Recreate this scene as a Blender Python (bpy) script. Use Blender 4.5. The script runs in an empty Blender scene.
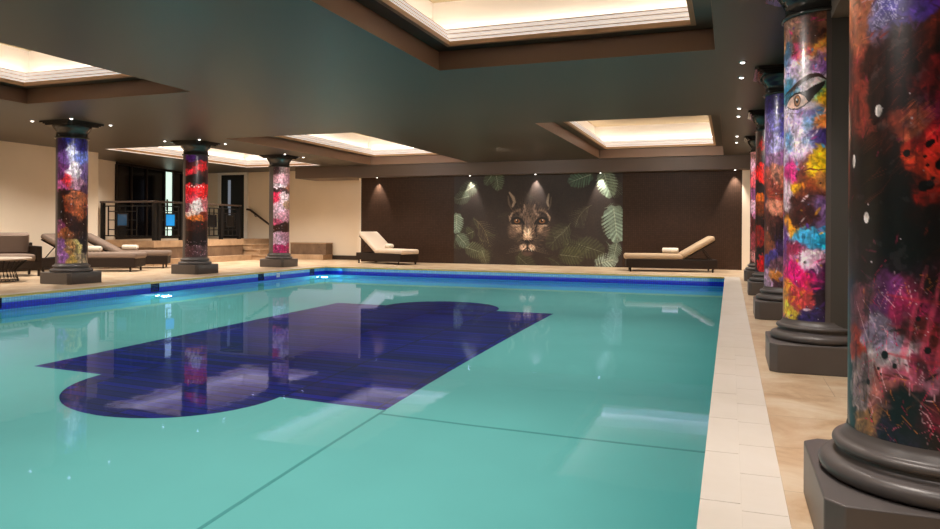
import bpy, math, random
import numpy as np
from mathutils import Vector, Matrix
C = bpy.context.scene.collection
PI = math.pi
rnd = random.Random(7)

# ------------------------------------------------------------------ helpers
class MB:
    """collects geometry, build() links it as ONE mesh object"""
    def __init__(s): s.v = []; s.f = []; s.m = []; s.sm = []
    def add(s, vs, fs, mi=0, smooth=False):
        o = len(s.v); s.v += [tuple(p) for p in vs]
        for f in fs: s.f.append([i+o for i in f]); s.m.append(mi); s.sm.append(smooth)
        return s
    def box(s, x0, x1, y0, y1, z0, z1, mi=0, M=None):
        vs = [Vector((x, y, z)) for z in (z0, z1) for y in (y0, y1) for x in (x0, x1)]
        if M: vs = [M @ p for p in vs]
        return s.add(vs, [(0,2,3,1),(4,5,7,6),(0,1,5,4),(2,6,7,3),(0,4,6,2),(1,3,7,5)], mi)
    def prism(s, pts, z0, z1, mi=0, M=None):
        n = len(pts)
        vs = [Vector((p[0], p[1], z0)) for p in pts]+[Vector((p[0], p[1], z1)) for p in pts]
        if M: vs = [M @ p for p in vs]
        return s.add(vs, [list(range(n))[::-1], list(range(n, 2*n))]+[(i,(i+1)%n,(i+1)%n+n,i+n) for i in range(n)], mi)
    def lathe(s, prof, n=48, mi=0, smooth=True, c=(0,0,0)):
        vs = []; k = len(prof)
        for i in range(n):
            a = 2*PI*i/n
            for r, z in prof: vs.append((c[0]+r*math.cos(a), c[1]+r*math.sin(a), c[2]+z))
        fs = [(i*k+j, ((i+1)%n)*k+j, ((i+1)%n)*k+j+1, i*k+j+1) for i in range(n) for j in range(k-1)]
        return s.add(vs, fs, mi, smooth)
    def tube(s, pts, r, n=8, mi=0):
        pts = [Vector(p) for p in pts]; vs = []; fs = []
        for i, p in enumerate(pts):
            d = (pts[min(i+1, len(pts)-1)]-pts[max(i-1, 0)]).normalized()
            u = d.cross(Vector((0,0,1)))
            if u.length < .01: u = d.cross(Vector((1,0,0)))
            u.normalize(); w = d.cross(u)
            for k in range(n):
                a = 2*PI*k/n; vs.append(p+u*r*math.cos(a)+w*r*math.sin(a))
        for i in range(len(pts)-1):
            for k in range(n): fs.append((i*n+k, i*n+(k+1)%n, (i+1)*n+(k+1)%n, (i+1)*n+k))
        s.add(vs, fs, mi, True)
        return s.add([vs[k] for k in range(n)], [list(range(n))], mi).add([vs[-n+k] for k in range(n)], [list(range(n))], mi)
    def build(s, name, mats, parent=None, bevel=0, subd=0, loc=None):
        me = bpy.data.meshes.new(name); me.from_pydata(s.v, [], s.f)
        if not isinstance(mats, (list, tuple)): mats = [mats]
        for m in mats: me.materials.append(m)
        me.polygons.foreach_set('material_index', s.m); me.polygons.foreach_set('use_smooth', s.sm)
        me.update()
        o = bpy.data.objects.new(name, me); C.objects.link(o)
        if parent: o.parent = parent
        if loc: o.location = loc
        if bevel:
            b = o.modifiers.new('b', 'BEVEL'); b.width = bevel; b.segments = 3; b.limit_method = 'ANGLE'
        if subd:
            q = o.modifiers.new('s', 'SUBSURF'); q.levels = q.render_levels = subd
        return o

def tag(o, label=None, cat=None, group=None, kind=None):
    if label: o['label'] = label
    if cat: o['category'] = cat
    if group: o['group'] = group
    if kind: o['kind'] = kind
    return o
def thing(name, label, cat, loc=(0,0,0), rz=0, group=None):
    o = bpy.data.objects.new(name, None); C.objects.link(o)
    o.location = loc; o.rotation_euler = (0,0,rz); o.empty_display_size = .1
    return tag(o, label, cat, group)
def dup(root, loc, rz=0, label=None, group=None):
    r = root.copy(); C.objects.link(r); r.location = loc; r.rotation_euler = (0,0,rz)
    if label: r['label'] = label
    if group: r['group'] = group
    for ch in list(root.children):
        c = ch.copy(); C.objects.link(c); c.parent = r
        for g in list(ch.children):
            d = g.copy(); C.objects.link(d); d.parent = c
    return r

# ------------------------------------------------------------------ materials
def mat(name, col, rough=.5, metal=0, noise=0, nscale=8, bump=0, bscale=40, emit=None, estr=0, coat=0, spec=.5):
    m = bpy.data.materials.new(name); m.use_nodes = True
    nt = m.node_tree; N = nt.nodes; L = nt.links; b = N['Principled BSDF']
    b.inputs['Base Color'].default_value = (*col, 1); b.inputs['Roughness'].default_value = rough
    b.inputs['Metallic'].default_value = metal; b.inputs['Coat Weight'].default_value = coat
    b.inputs['Specular IOR Level'].default_value = spec
    tc = N.new('ShaderNodeTexCoord')
    if noise:
        t = N.new('ShaderNodeTexNoise'); t.inputs['Scale'].default_value = nscale; t.inputs['Detail'].default_value = 6
        L.new(tc.outputs['Object'], t.inputs['Vector'])
        r = N.new('ShaderNodeValToRGB'); r.color_ramp.elements[0].position = .3; r.color_ramp.elements[1].position = .7
        r.color_ramp.elements[0].color = (*[c*(1-noise) for c in col], 1); r.color_ramp.elements[1].color = (*[min(1, c*(1+noise)) for c in col], 1)
        L.new(t.outputs['Fac'], r.inputs['Fac']); L.new(r.outputs['Color'], b.inputs['Base Color'])
    if bump:
        t = N.new('ShaderNodeTexNoise'); t.inputs['Scale'].default_value = bscale; t.inputs['Detail'].default_value = 4
        L.new(tc.outputs['Object'], t.inputs['Vector'])
        u = N.new('ShaderNodeBump'); u.inputs['Strength'].default_value = bump; u.inputs['Distance'].default_value = .01
        L.new(t.outputs['Fac'], u.inputs['Height']); L.new(u.outputs['Normal'], b.inputs['Normal'])
    if emit:
        b.inputs['Emission Color'].default_value = (*emit, 1); b.inputs['Emission Strength'].default_value = estr
    return m

def tile_mat(name, c1, c2, grout, size, rough=.25, axes='XZ', gw=.08, bw=None):
    """square mosaic: brick texture with equal tiles, mapped on two object axes"""
    m = bpy.data.materials.new(name); m.use_nodes = True
    nt = m.node_tree; N = nt.nodes; L = nt.links; b = N['Principled BSDF']
    tc = N.new('ShaderNodeTexCoord'); sp = N.new('ShaderNodeSeparateXYZ'); cb = N.new('ShaderNodeCombineXYZ')
    L.new(tc.outputs['Object'], sp.inputs[0])
    if axes == 'WALL':       # any vertical wall: x+y against z
        ad = N.new('ShaderNodeMath'); ad.operation = 'ADD'
        L.new(sp.outputs['X'], ad.inputs[0]); L.new(sp.outputs['Y'], ad.inputs[1])
        L.new(ad.outputs[0], cb.inputs['X']); L.new(sp.outputs['Z'], cb.inputs['Y'])
    else:
        L.new(sp.outputs[axes[0]], cb.inputs['X']); L.new(sp.outputs[axes[1]], cb.inputs['Y'])
    t = N.new('ShaderNodeTexBrick'); t.offset = 0; t.inputs['Scale'].default_value = 1
    t.inputs['Brick Width'].default_value = bw or size; t.inputs['Row Height'].default_value = size
    t.inputs['Mortar Size'].default_value = size*gw; t.inputs['Mortar Smooth'].default_value = .2
    t.inputs['Color1'].default_value = (*c1, 1); t.inputs['Color2'].default_value = (*c2, 1); t.inputs['Mortar'].default_value = (*grout, 1)
    L.new(cb.outputs[0], t.inputs['Vector']); L.new(t.outputs['Color'], b.inputs['Base Color'])
    b.inputs['Roughness'].default_value = rough; b.inputs['Specular IOR Level'].default_value = .22 if 'brown' in name else .5
    u = N.new('ShaderNodeBump'); u.invert = True; u.inputs['Strength'].default_value = .25; u.inputs['Distance'].default_value = .002
    L.new(t.outputs['Fac'], u.inputs['Height']); L.new(u.outputs['Normal'], b.inputs['Normal'])
    return m

def stone_mat(name, cols, rough=.3, scale=1.4, slab=None, grout=(.35,.25,.16)):
    m = bpy.data.materials.new(name); m.use_nodes = True
    nt = m.node_tree; N = nt.nodes; L = nt.links; b = N['Principled BSDF']
    tc = N.new('ShaderNodeTexCoord')
    w = N.new('ShaderNodeTexNoise'); w.inputs['Scale'].default_value = scale; w.inputs['Detail'].default_value = 10; w.inputs['Roughness'].default_value = .65; w.inputs['Distortion'].default_value = .5
    L.new(tc.outputs['Object'], w.inputs['Vector'])
    r = N.new('ShaderNodeValToRGB'); e = r.color_ramp.elements
    e[0].position = .3; e[0].color = (*cols[0], 1); e[1].position = .72; e[1].color = (*cols[-1], 1)
    for i, c in enumerate(cols[1:-1]): q = e.new(.3+.42*(i+1)/(len(cols)-1)); q.color = (*c, 1)
    L.new(w.outputs['Fac'], r.inputs['Fac']); out = r.outputs['Color']
    if slab:
        t = N.new('ShaderNodeTexBrick'); t.offset = slab[3] if len(slab) > 3 else 0; t.inputs['Scale'].default_value = 1
        t.inputs['Brick Width'].default_value = slab[0]; t.inputs['Row Height'].default_value = slab[1]
        t.inputs['Mortar Size'].default_value = slab[2]; t.inputs['Mortar Smooth'].default_value = .3
        t.inputs['Color1'].default_value = (1,1,1,1); t.inputs['Color2'].default_value = (.9,.88,.85,1); t.inputs['Mortar'].default_value = (.55,.5,.45,1)
        L.new(tc.outputs['Object'], t.inputs['Vector'])
        x = N.new('ShaderNodeMixRGB'); x.blend_type = 'MULTIPLY'; x.inputs[0].default_value = 1
        L.new(out, x.inputs[1]); L.new(t.outputs['Color'], x.inputs[2]); out = x.outputs[0]
    L.new(out, b.inputs['Base Color']); b.inputs['Roughness'].default_value = rough
    return m

def attr_mat(name, rough=.3, coat=.3, tile=None, gain=1.0):
    m = bpy.data.materials.new(name); m.use_nodes = True
    nt = m.node_tree; N = nt.nodes; L = nt.links; b = N['Principled BSDF']
    a = N.new('ShaderNodeAttribute'); a.attribute_name = 'paint'
    out = a.outputs['Color']
    tc = N.new('ShaderNodeTexCoord'); n = N.new('ShaderNodeTexNoise'); n.inputs['Scale'].default_value = 26; n.inputs['Detail'].default_value = 8; n.inputs['Roughness'].default_value = .7
    L.new(tc.outputs['Object'], n.inputs['Vector'])
    mr = N.new('ShaderNodeMapRange'); mr.inputs[1].default_value = .3; mr.inputs[2].default_value = .7; mr.inputs[3].default_value = .78*gain; mr.inputs[4].default_value = 1.22*gain
    L.new(n.outputs['Fac'], mr.inputs[0])
    x = N.new('ShaderNodeVectorMath'); x.operation = 'SCALE'; L.new(out, x.inputs[0]); L.new(mr.outputs[0], x.inputs['Scale']); out = x.outputs[0]
    if tile:
        sp = N.new('ShaderNodeSeparateXYZ'); cb = N.new('ShaderNodeCombineXYZ'); L.new(tc.outputs['Object'], sp.inputs[0])
        L.new(sp.outputs['X'], cb.inputs['X']); L.new(sp.outputs['Z'], cb.inputs['Y'])
        t = N.new('ShaderNodeTexBrick'); t.offset = 0; t.inputs['Scale'].default_value = 1; t.inputs['Brick Width'].default_value = tile; t.inputs['Row Height'].default_value = tile
        t.inputs['Mortar Size'].default_value = tile*.08; t.inputs['Color1'].default_value = (1,1,1,1); t.inputs['Color2'].default_value = (.75,.75,.75,1); t.inputs['Mortar'].default_value = (.5,.5,.5,1)
        L.new(cb.outputs[0], t.inputs['Vector'])
        y = N.new('ShaderNodeVectorMath'); y.operation = 'MULTIPLY'; L.new(out, y.inputs[0]); L.new(t.outputs['Color'], y.inputs[1]); out = y.outputs[0]
    L.new(out, b.inputs['Base Color']); b.inputs['Roughness'].default_value = rough; b.inputs['Coat Weight'].default_value = coat; b.inputs['Coat Roughness'].default_value = .12
    return m

M = {}
M['ceiling'] = mat('ceiling_satin', (.052,.038,.025), .42, noise=.05, nscale=.6, spec=.5)
M['beam'] = mat('beam_paint', (.125,.088,.066), .5)
M['recess'] = mat('recess_paint', (.34,.22,.155), .5)
M['cream'] = mat('cream_wall_paint', (.84,.73,.59), .7, noise=.03, nscale=1.2)
M['white_trim'] = mat('white_trim_paint', (.85,.80,.74), .5)
M['cornice'] = mat('cornice_glow_plaster', (.90,.85,.81), .6, emit=(1,.93,.88), estr=.45)  # plaster glows by itself, standing in for light from the cove
M['bead'] = mat('cornice_bead_paint', (.62,.50,.42), .6)
M['cove'] = mat('cove_plaster', (.85,.80,.74), .7)
M['frame_tan'] = mat('tan_frame_paint', (.62,.42,.26), .55)
M['panel'] = mat('coffer_panel_paint', (.42,.33,.20), .75)
M['led'] = mat('led_strip', (1,1,1), .5, emit=(1,.88,.76), estr=9)
M['mosaic_dark'] = tile_mat('dark_brown_mosaic', (.056,.028,.016), (.042,.021,.012), (.024,.013,.008), .05, .5, 'XZ')
M['column'] = mat('column_grey_paint', (.105,.092,.088), .38, noise=.05, nscale=5)
M['soffit'] = mat('side_beam_paint', (.24,.21,.18), .55)
M['pier'] = mat('pier_grey_paint', (.060,.056,.050), .55)
M['capital'] = mat('capital_dark_gloss', (.045,.042,.040), .18)
M['deck'] = stone_mat('travertine_deck', [(.46,.29,.16), (.64,.46,.29), (.74,.60,.43), (.80,.69,.54)], .35, 2.6, (1.2, .6, .002, .5))
M['coping'] = stone_mat('pale_limestone_coping', [(.70,.64,.55), (.77,.71,.63), (.81,.76,.69)], .4, .9)
M['lip'] = mat('yellow_coping_lip', (.60,.48,.10), .5)
M['tile_light'] = tile_mat('light_blue_mosaic', (.06,.36,.72), (.10,.46,.80), (.04,.26,.55), .045, .2, 'WALL')
M['tile_navy'] = tile_mat('royal_blue_mosaic', (.006,.03,.75), (.006,.02,.60), (.004,.02,.35), .045, .2, 'WALL')
M['tile_teal'] = tile_mat('teal_pool_mosaic', (.10,.52,.56), (.12,.60,.62), (.08,.42,.46), .045, .3, 'WALL', .05)
M['pool_floor'] = mat('pool_floor_plaster', (.33,.80,.72), .6, noise=.03, nscale=1.5)
M['inlay'] = tile_mat('navy_inlay_mosaic', (.001,.002,.11), (.006,.006,.36), (.001,.001,.05), .12, .4, 'XY', .10, .9)
M['joint'] = mat('pool_joint_line', (.16,.50,.46), .6)
M['wicker'] = mat('dark_brown_wicker', (.022,.013,.009), .65, spec=.25, noise=.3, nscale=60, bump=.8, bscale=90)
M['legs'] = mat('dark_bronze_metal', (.03,.02,.015), .4, .5)
M['cush_tan'] = mat('tan_cushion_fabric', (.46,.33,.21), .85, bump=.2, bscale=200)
M['cush_cream'] = mat('cream_cushion_fabric', (.72,.60,.48), .85, bump=.2, bscale=200)
M['cush_grey'] = mat('taupe_cushion_fabric', (.22,.16,.125), .85, bump=.2, bscale=200)
M['towel'] = mat('cream_towel', (.82,.74,.62), .9, bump=.5, bscale=160)
M['stone_top'] = mat('pale_table_top', (.55,.45,.36), .4)
M['black'] = mat('black_metal', (.008,.007,.007), .5, spec=.2)
M['rail'] = mat('rail_dark_wood', (.05,.032,.024), .3)
M['glass_dark'] = mat('dark_glazing', (.003,.003,.004), .12, spec=.25)
M['glass_lit'] = mat('lit_frosted_glass', (.6,.8,.7), .3, emit=(.70,.92,.78), estr=1.1)
M['blue'] = mat('blue_glass_panel', (.01,.22,.60), .25, emit=(.01,.28,.8), estr=.45)  # lit look put into the glass as its own glow
M['blue_dim'] = mat('dim_blue_glass', (.004,.05,.13), .25, emit=(.01,.14,.32), estr=.10)  # darker copy of the blue glass with a fainter glow of its own
M['door'] = mat('dark_door_veneer', (.014,.009,.007), .45, spec=.25)
M['step'] = stone_mat('tan_stone_cladding', [(.30,.19,.11), (.42,.28,.17), (.52,.36,.23)], .5, 3)
M['step_dark'] = stone_mat('brown_stone_riser', [(.11,.065,.038), (.17,.105,.065), (.24,.155,.095)], .5, 4)
M['skirting'] = mat('dark_skirting', (.03,.02,.015), .4)
M['spot'] = mat('downlight_lens', (1,1,1), .3, emit=(1,.94,.90), estr=6)
M['spot_ring'] = mat('downlight_ring', (.5,.48,.46), .25, .9)
M['pool_lamp'] = mat('pool_lamp_lens', (1,1,1), .3, emit=(.65,.92,1), estr=30)
M['inlet'] = mat('inlet_dark_grille', (.002,.003,.02), .7, spec=.1)
M['inlet_pale'] = mat('inlet_pale_plate', (.6,.75,.85), .4)

# ------------------------------------------------------------------ painter (fills a colour attribute, no image)
def vnoise(H, W, gy, gx, rs):
    g = rs.rand(gy+2, gx+2)
    y = np.linspace(0, gy, H, endpoint=False); x = np.linspace(0, gx, W, endpoint=False)
    yi = y.astype(int); xi = x.astype(int); fy = y-yi; fx = x-xi
    fy = fy*fy*(3-2*fy); fx = fx*fx*(3-2*fx)
    a = g[yi][:, xi]; b = g[yi][:, xi+1]; c = g[yi+1][:, xi]; d = g[yi+1][:, xi+1]
    fx = fx[None, :]; fy = fy[:, None]
    return (a*(1-fx)+b*fx)*(1-fy)+(c*(1-fx)+d*fx)*fy
def fbm(H, W, gy, gx, rs, o=4):
    s = 0; a = 1; t = 0
    for i in range(o): s = s+a*vnoise(H, W, gy*2**i, gx*2**i, rs); t += a; a *= .55
    return s/t
class Canvas:
    """w x h metres, origin top-left, y down"""
    def __init__(s, w, h, res, seed):
        s.w, s.h, s.res = w, h, res; s.W = max(8, int(w*res)); s.H = max(8, int(h*res))
        s.a = np.zeros((s.H, s.W, 3)); s.rs = np.random.RandomState(seed)
        s.X, s.Y = np.meshgrid((np.arange(s.W)+.5)/res, (np.arange(s.H)+.5)/res)
    def blobs(s, bl, bg=(0,0,0), bgw_=.02, warp_=.05, soft=1.0, bgw=1e-6, warp=.05):
        wx = s.X+(fbm(s.H, s.W, 22, 8, s.rs, 5)-.5)*warp_*3.4; wy = s.Y+(fbm(s.H, s.W, 22, 8, s.rs, 5)-.5)*warp_*3.4
        num = np.zeros_like(s.a)+np.array(bg)*bgw; den = np.zeros((s.H, s.W))+bgw
        for x, y, rx, ry, c in bl:
            d = ((wx-x)/rx)**2+((wy-y)/ry)**2
            k = np.exp(-d*soft*1.6); num += k[..., None]*np.array(c); den += k
        s.a = num/den[..., None]; return s
    def win(s, x, y, r):
        i0 = max(0, int((y-r)*s.res)); i1 = min(s.H, int((y+r)*s.res)+1); j0 = max(0, int((x-r)*s.res)); j1 = min(s.W, int((x+r)*s.res)+1)
        return (slice(i0, i1), slice(j0, j1)) if i1 > i0 and j1 > j0 else None
    def comp(s, w, m, c): s.a[w] += (np.array(c)-s.a[w])*m[..., None]
    def dab(s, x, y, l, t, ang, c, al=1.0):
        w = s.win(x, y, max(l, t)*1.5)
        if not w: return
        X = s.X[w]-x; Y = s.Y[w]-y; ca, sa = math.cos(ang), math.sin(ang)
        u = (X*ca+Y*sa)/l; v = (-X*sa+Y*ca)/t
        m = np.clip(1.6-1.6*(u*u+v*v), 0, 1)*al
        s.comp(w, m, c)
    def ell(s, x, y, rx, ry, c, al=1.0, ang=0, sharp=6):
        w = s.win(x, y, max(rx, ry)*1.4)
        if not w: return
        X = s.X[w]-x; Y = s.Y[w]-y; ca, sa = math.cos(ang), math.sin(ang)
        d = np.sqrt(((X*ca+Y*sa)/rx)**2+((-X*sa+Y*ca)/ry)**2)
        s.comp(w, np.clip((1-d)*sharp, 0, 1)*al, c)
    def stroke(s, pts, r, c, al=1.0, soft=.5):
        """polyline with per point radius"""
        if not isinstance(r, (list, tuple)): r = [r]*len(pts)
        n = sum(max(1, int(math.dist(pts[i], pts[i+1])*s.res*1.2)) for i in range(len(pts)-1))
        x0 = min(p[0] for p in pts); x1 = max(p[0] for p in pts); y0 = min(p[1] for p in pts); y1 = max(p[1] for p in pts)
        R = max(r)*1.3+.01
        w = s.win((x0+x1)/2, (y0+y1)/2, max(x1-x0, y1-y0)/2+R)
        if not w: return
        X, Y = s.X[w], s.Y[w]; best = np.full(X.shape, 9.)
        for i in range(len(pts)-1):
            ax, ay = pts[i]; bx, by = pts[i+1]; dx, dy = bx-ax, by-ay; q = dx*dx+dy*dy+1e-12
            t = np.clip(((X-ax)*dx+(Y-ay)*dy)/q, 0, 1)
            d = np.hypot(X-ax-t*dx, Y-ay-t*dy)/(r[i]+(r[i+1]-r[i])*t+1e-9)
            best = np.minimum(best, d)
        s.comp(w, np.clip((1-best)/soft, 0, 1)*al, c)
    def poly(s, pts, c, al=1.0, soft=.004):
        x0 = min(p[0] for p in pts); x1 = max(p[0] for p in pts); y0 = min(p[1] for p in pts); y1 = max(p[1] for p in pts)
        w = s.win((x0+x1)/2, (y0+y1)/2, max(x1-x0, y1-y0)/2+.02)
        if not w: return
        X, Y = s.X[w], s.Y[w]; ins = np.zeros(X.shape, bool); n = len(pts)
        for i in range(n):
            ax, ay = pts[i]; bx, by = pts[(i+1)%n]
            if ay == by: continue
            ins ^= ((ay > Y) != (by > Y)) & (X < (bx-ax)*(Y-ay)/(by-ay)+ax)
        s.comp(w, ins.astype(float)*al, c)
    def brush(s, n, l=(.02,.07), t=(.004,.014), jit=.22, ang=None, accents=(), pacc=0, al=(.35,.9)):
        n = int(n*1.9); l = (l[0]*.55, l[1]*.62); t = (t[0]*.8, t[1]*.85); pacc *= .45
        rs = s.rs; src = s.a.copy()
        for _ in range(n):
            x = rs.rand()*s.w; y = rs.rand()*s.h
            c = src[min(s.H-1, int(y*s.res)), min(s.W-1, int(x*s.res))]
            k = 1+(rs.rand()-.5)*2*jit*1.6
            c = np.clip(c*k+(rs.rand(3)-.5)*jit*.5*(c.mean()+.08), 0, 1)
            if accents and rs.rand() < pacc: c = np.array(accents[rs.randint(len(accents))])
            a = (rs.rand()*PI if ang is None else ang+(rs.rand()-.5)*1.4)
            s.dab(x, y, l[0]+rs.rand()*(l[1]-l[0]), t[0]+rs.rand()*(t[1]-t[0]), a, c, al[0]+rs.rand()*(al[1]-al[0]))
    def grain(s, k=.5):
        a = fbm(s.H, s.W, int(s.h*28), int(s.w*28), s.rs, 4); b = fbm(s.H, s.W, int(s.h*9), int(s.w*40), s.rs, 3)
        s.a = np.clip(s.a*(1+(a[..., None]-.5)*2.2*k), 0, 1)
        m = np.clip((b-.62)*7, 0, .55)*k*1.3; s.a *= (1-m)[..., None]
        m = np.clip((.33-a)*8, 0, .5)*k; s.a += (np.array((.9,.85,.9))-s.a)*m[..., None]*.5
        return s
    def splat(s, n, r, c, box=None, al=.9):
        rs = s.rs; x0, y0, x1, y1 = box or (0, 0, s.w, s.h)
        for _ in range(n):
            q = r[0]+(r[1]-r[0])*rs.rand()**2.5
            s.ell(x0+rs.rand()*(x1-x0), y0+rs.rand()*(y1-y0), q, q*(.8+.6*rs.rand()), c, al, sharp=4)
def srgb(a): return np.where(a <= .04045, a/12.92, ((np.clip(a,0,1)+.055)/1.055)**2.4)

def painted_mesh(name, cv, fn, material, parent=None, smooth=True):
    H, W = cv.H, cv.W
    jj, ii = np.meshgrid(np.arange(W), np.arange(H))
    u = jj/(W-1); v = ii/(H-1)
    P = fn(u.ravel(), v.ravel())
    me = bpy.data.meshes.new(name)
    me.vertices.add(H*W); me.vertices.foreach_set('co', P.astype(np.float32).ravel())
    a = (ii[:-1, :-1]*W+jj[:-1, :-1]).ravel()
    quads = np.stack([a, a+W, a+W+1, a+1], 1).astype(np.int32)
    nf = len(quads)
    me.loops.add(nf*4); me.loops.foreach_set('vertex_index', quads.ravel())
    me.polygons.add(nf); me.polygons.foreach_set('loop_start', np.arange(nf, dtype=np.int32)*4)
    try: me.polygons.foreach_set('loop_total', np.full(nf, 4, np.int32))
    except Exception: pass
    me.polygons.foreach_set('use_smooth', np.full(nf, smooth))
    me.update(calc_edges=True); me.validate()
    at = me.attributes.new('paint', 'FLOAT_COLOR', 'POINT')
    col = np.ones((H*W, 4), np.float32); col[:, :3] = srgb(cv.a).reshape(-1, 3)
    at.data.foreach_set('color', col.ravel())
    me.materials.append(material)
    o = bpy.data.objects.new(name, me); C.objects.link(o)
    if parent: o.parent = parent
    return o

# ------------------------------------------------------------------ dimensions
PX0, PX1, PY0, PY1 = -9.8, -.10, -3.4, 16.05     # pool
WZ = -.21; PD = -1.2
CZ = 2.84                                         # main ceiling
BWY = 19.1                                        # mosaic back wall
RX = .63; RYS = [2.69, 5.83, 9.0, 12.15, 15.35]   # right columns
LX = -10.93; LXS = [-10.98, -10.89, -10.89]; LYS = [9.53, 12.55, 15.62]             # left columns
X_R = 2.3; Y_N = -4.5

def cells(x0, x1, y0, y1, holes, z0, z1, mb):
    xs = sorted({x0, x1, *[h[0] for h in holes], *[h[1] for h in holes]}); ys = sorted({y0, y1, *[h[2] for h in holes], *[h[3] for h in holes]})
    for i in range(len(xs)-1):
        for j in range(len(ys)-1):
            cx = (xs[i]+xs[i+1])/2; cy = (ys[j]+ys[j+1])/2
            if any(h[0] < cx < h[1] and h[2] < cy < h[3] for h in holes): continue
            mb.box(xs[i], xs[i+1], ys[j], ys[j+1], z0, z1)

# ------------------------------------------------------------------ setting
mb = MB(); cells(-18.2, X_R, Y_N, 20.3, [(PX0-.3, PX1+.30, PY0-.3, PY1+.15)], -.12, 0, mb)
tag(mb.build('floor', M['deck']), kind='structure')
# coping: right hand double strip, left and back strip
def slabs(x0, x1, y0, y1, L, along='y', gap=.004, off=0):
    m = MB(); n = int(math.ceil(((y1-y0) if along == 'y' else (x1-x0))/L))+1
    for i in range(n):
        if along == 'y':
            a = max(y0, y0+(i-off)*L); b = min(y1, y0+(i+1-off)*L)
            if b-a > .01: m.box(x0, x1-gap, a, b-gap, -.022, 0)
        else:
            a = max(x0, x0+(i-off)*L); b = min(x1, x0+(i+1-off)*L)
            if b-a > .01: m.box(a, b-gap, y0, y1-gap, -.022, 0)
    m.box(x0, x1, y0, y1, -.021, -.006)
    return m
tag(slabs(PX1, .045, PY0, PY1, .62).build('trim_1', M['coping']), kind='structure')
tag(slabs(.045, .20, PY0, PY1, .42, off=.4).build('trim_2', M['coping']), kind='structure')
tag(slabs(PX0-.3, PX0, PY0, PY1, .62).build('trim_3', M['coping']), kind='structure')
tag(slabs(PX0-.3, PX1+.3, PY0-.3, PY0, .62, 'x').build('trim_4', M['coping']), kind='structure')
tag(slabs(PX0-.3, PX1+.3, PY1, PY1+.15, .62, 'x').build('trim_12', M['coping']), kind='structure')
mb = MB(); mb.box(PX0-.05, PX0+.012, PY0, PY1, -.026, .003); mb.box(PX0, PX1-.01, PY1-.012, PY1+.04, -.026, .003)
tag(mb.build('trim_5', M['lip']), kind='structure')

# ceiling with the coffer openings cut out
COF = [(-3.2, -.15, 1.2, 7.72), (-3.2, -.15, 12.1, 18.6), (-9.85, -6.8, 12.2, 18.6), (-9.95, -6.88, 1.2, 7.85)]
TRAY = (-13.95, -11.35, 13.0, 18.3)
mb = MB(); cells(-18.2, X_R, Y_N, 20.3, COF+[TRAY], CZ, CZ+.06, mb)
tag(mb.build('ceiling', M['ceiling']), kind='structure')

# walls
def wall(name, m, *box):
    b = MB()
    for q in box: b.box(*q)
    return tag(b.build(name, m), kind='structure')
wall('wall_back', M['mosaic_dark'], (-10.42, .28, BWY, BWY+.2, 0, 2.6))
wall('wall_back_right', M['cream'], (.28, X_R, BWY, BWY+.2, 0, CZ))
wall('wall_back_left', M['cream'], (-18.2, -10.42, 19.95, 20.15, 0, 3.2), (-10.5, -10.42, BWY+.0, 19.95, 0, 2.6))
wall('wall_left', M['cream'], (-15.0, -14.8, Y_N, 13.6, 0, CZ), (-16.35, -15.0, 13.45, 13.6, 0, CZ))
wall('wall_right', M['cream'], (X_R, X_R+.2, Y_N, 20.3, 0, CZ))
wall('wall_front', M['cream'], (-18.2, X_R, Y_N-.2, Y_N, 0, CZ))
wall('wall_left_rear', M['cream'], (-18.3, -18.1, 13.5, 20.3, 0, 3.2))
tag(MB().box(-11.9, -10.45, 19.90, 19.948, 0, .13).build('baseboard_back', M['skirting']), kind='structure')
tag(MB().box(-14.8, -14.77, Y_N, 13.6, 0, .1).build('baseboard_left', M['skirting']), kind='structure')
# beams (setting)
tag(MB().box(-12.5, .28, 18.75, 19.94, 2.5, CZ).build('trim_6', M['beam']), kind='structure')
tag(MB().box(.28, X_R, 18.75, 19.09, 2.5, CZ).build('trim_8', M['beam']), kind='structure')
tag(MB().box(.66, 1.15, Y_N, 18.74, 2.49, CZ-.002).build('trim_7', M['soffit']), kind='structure')
mb = MB()
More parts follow.
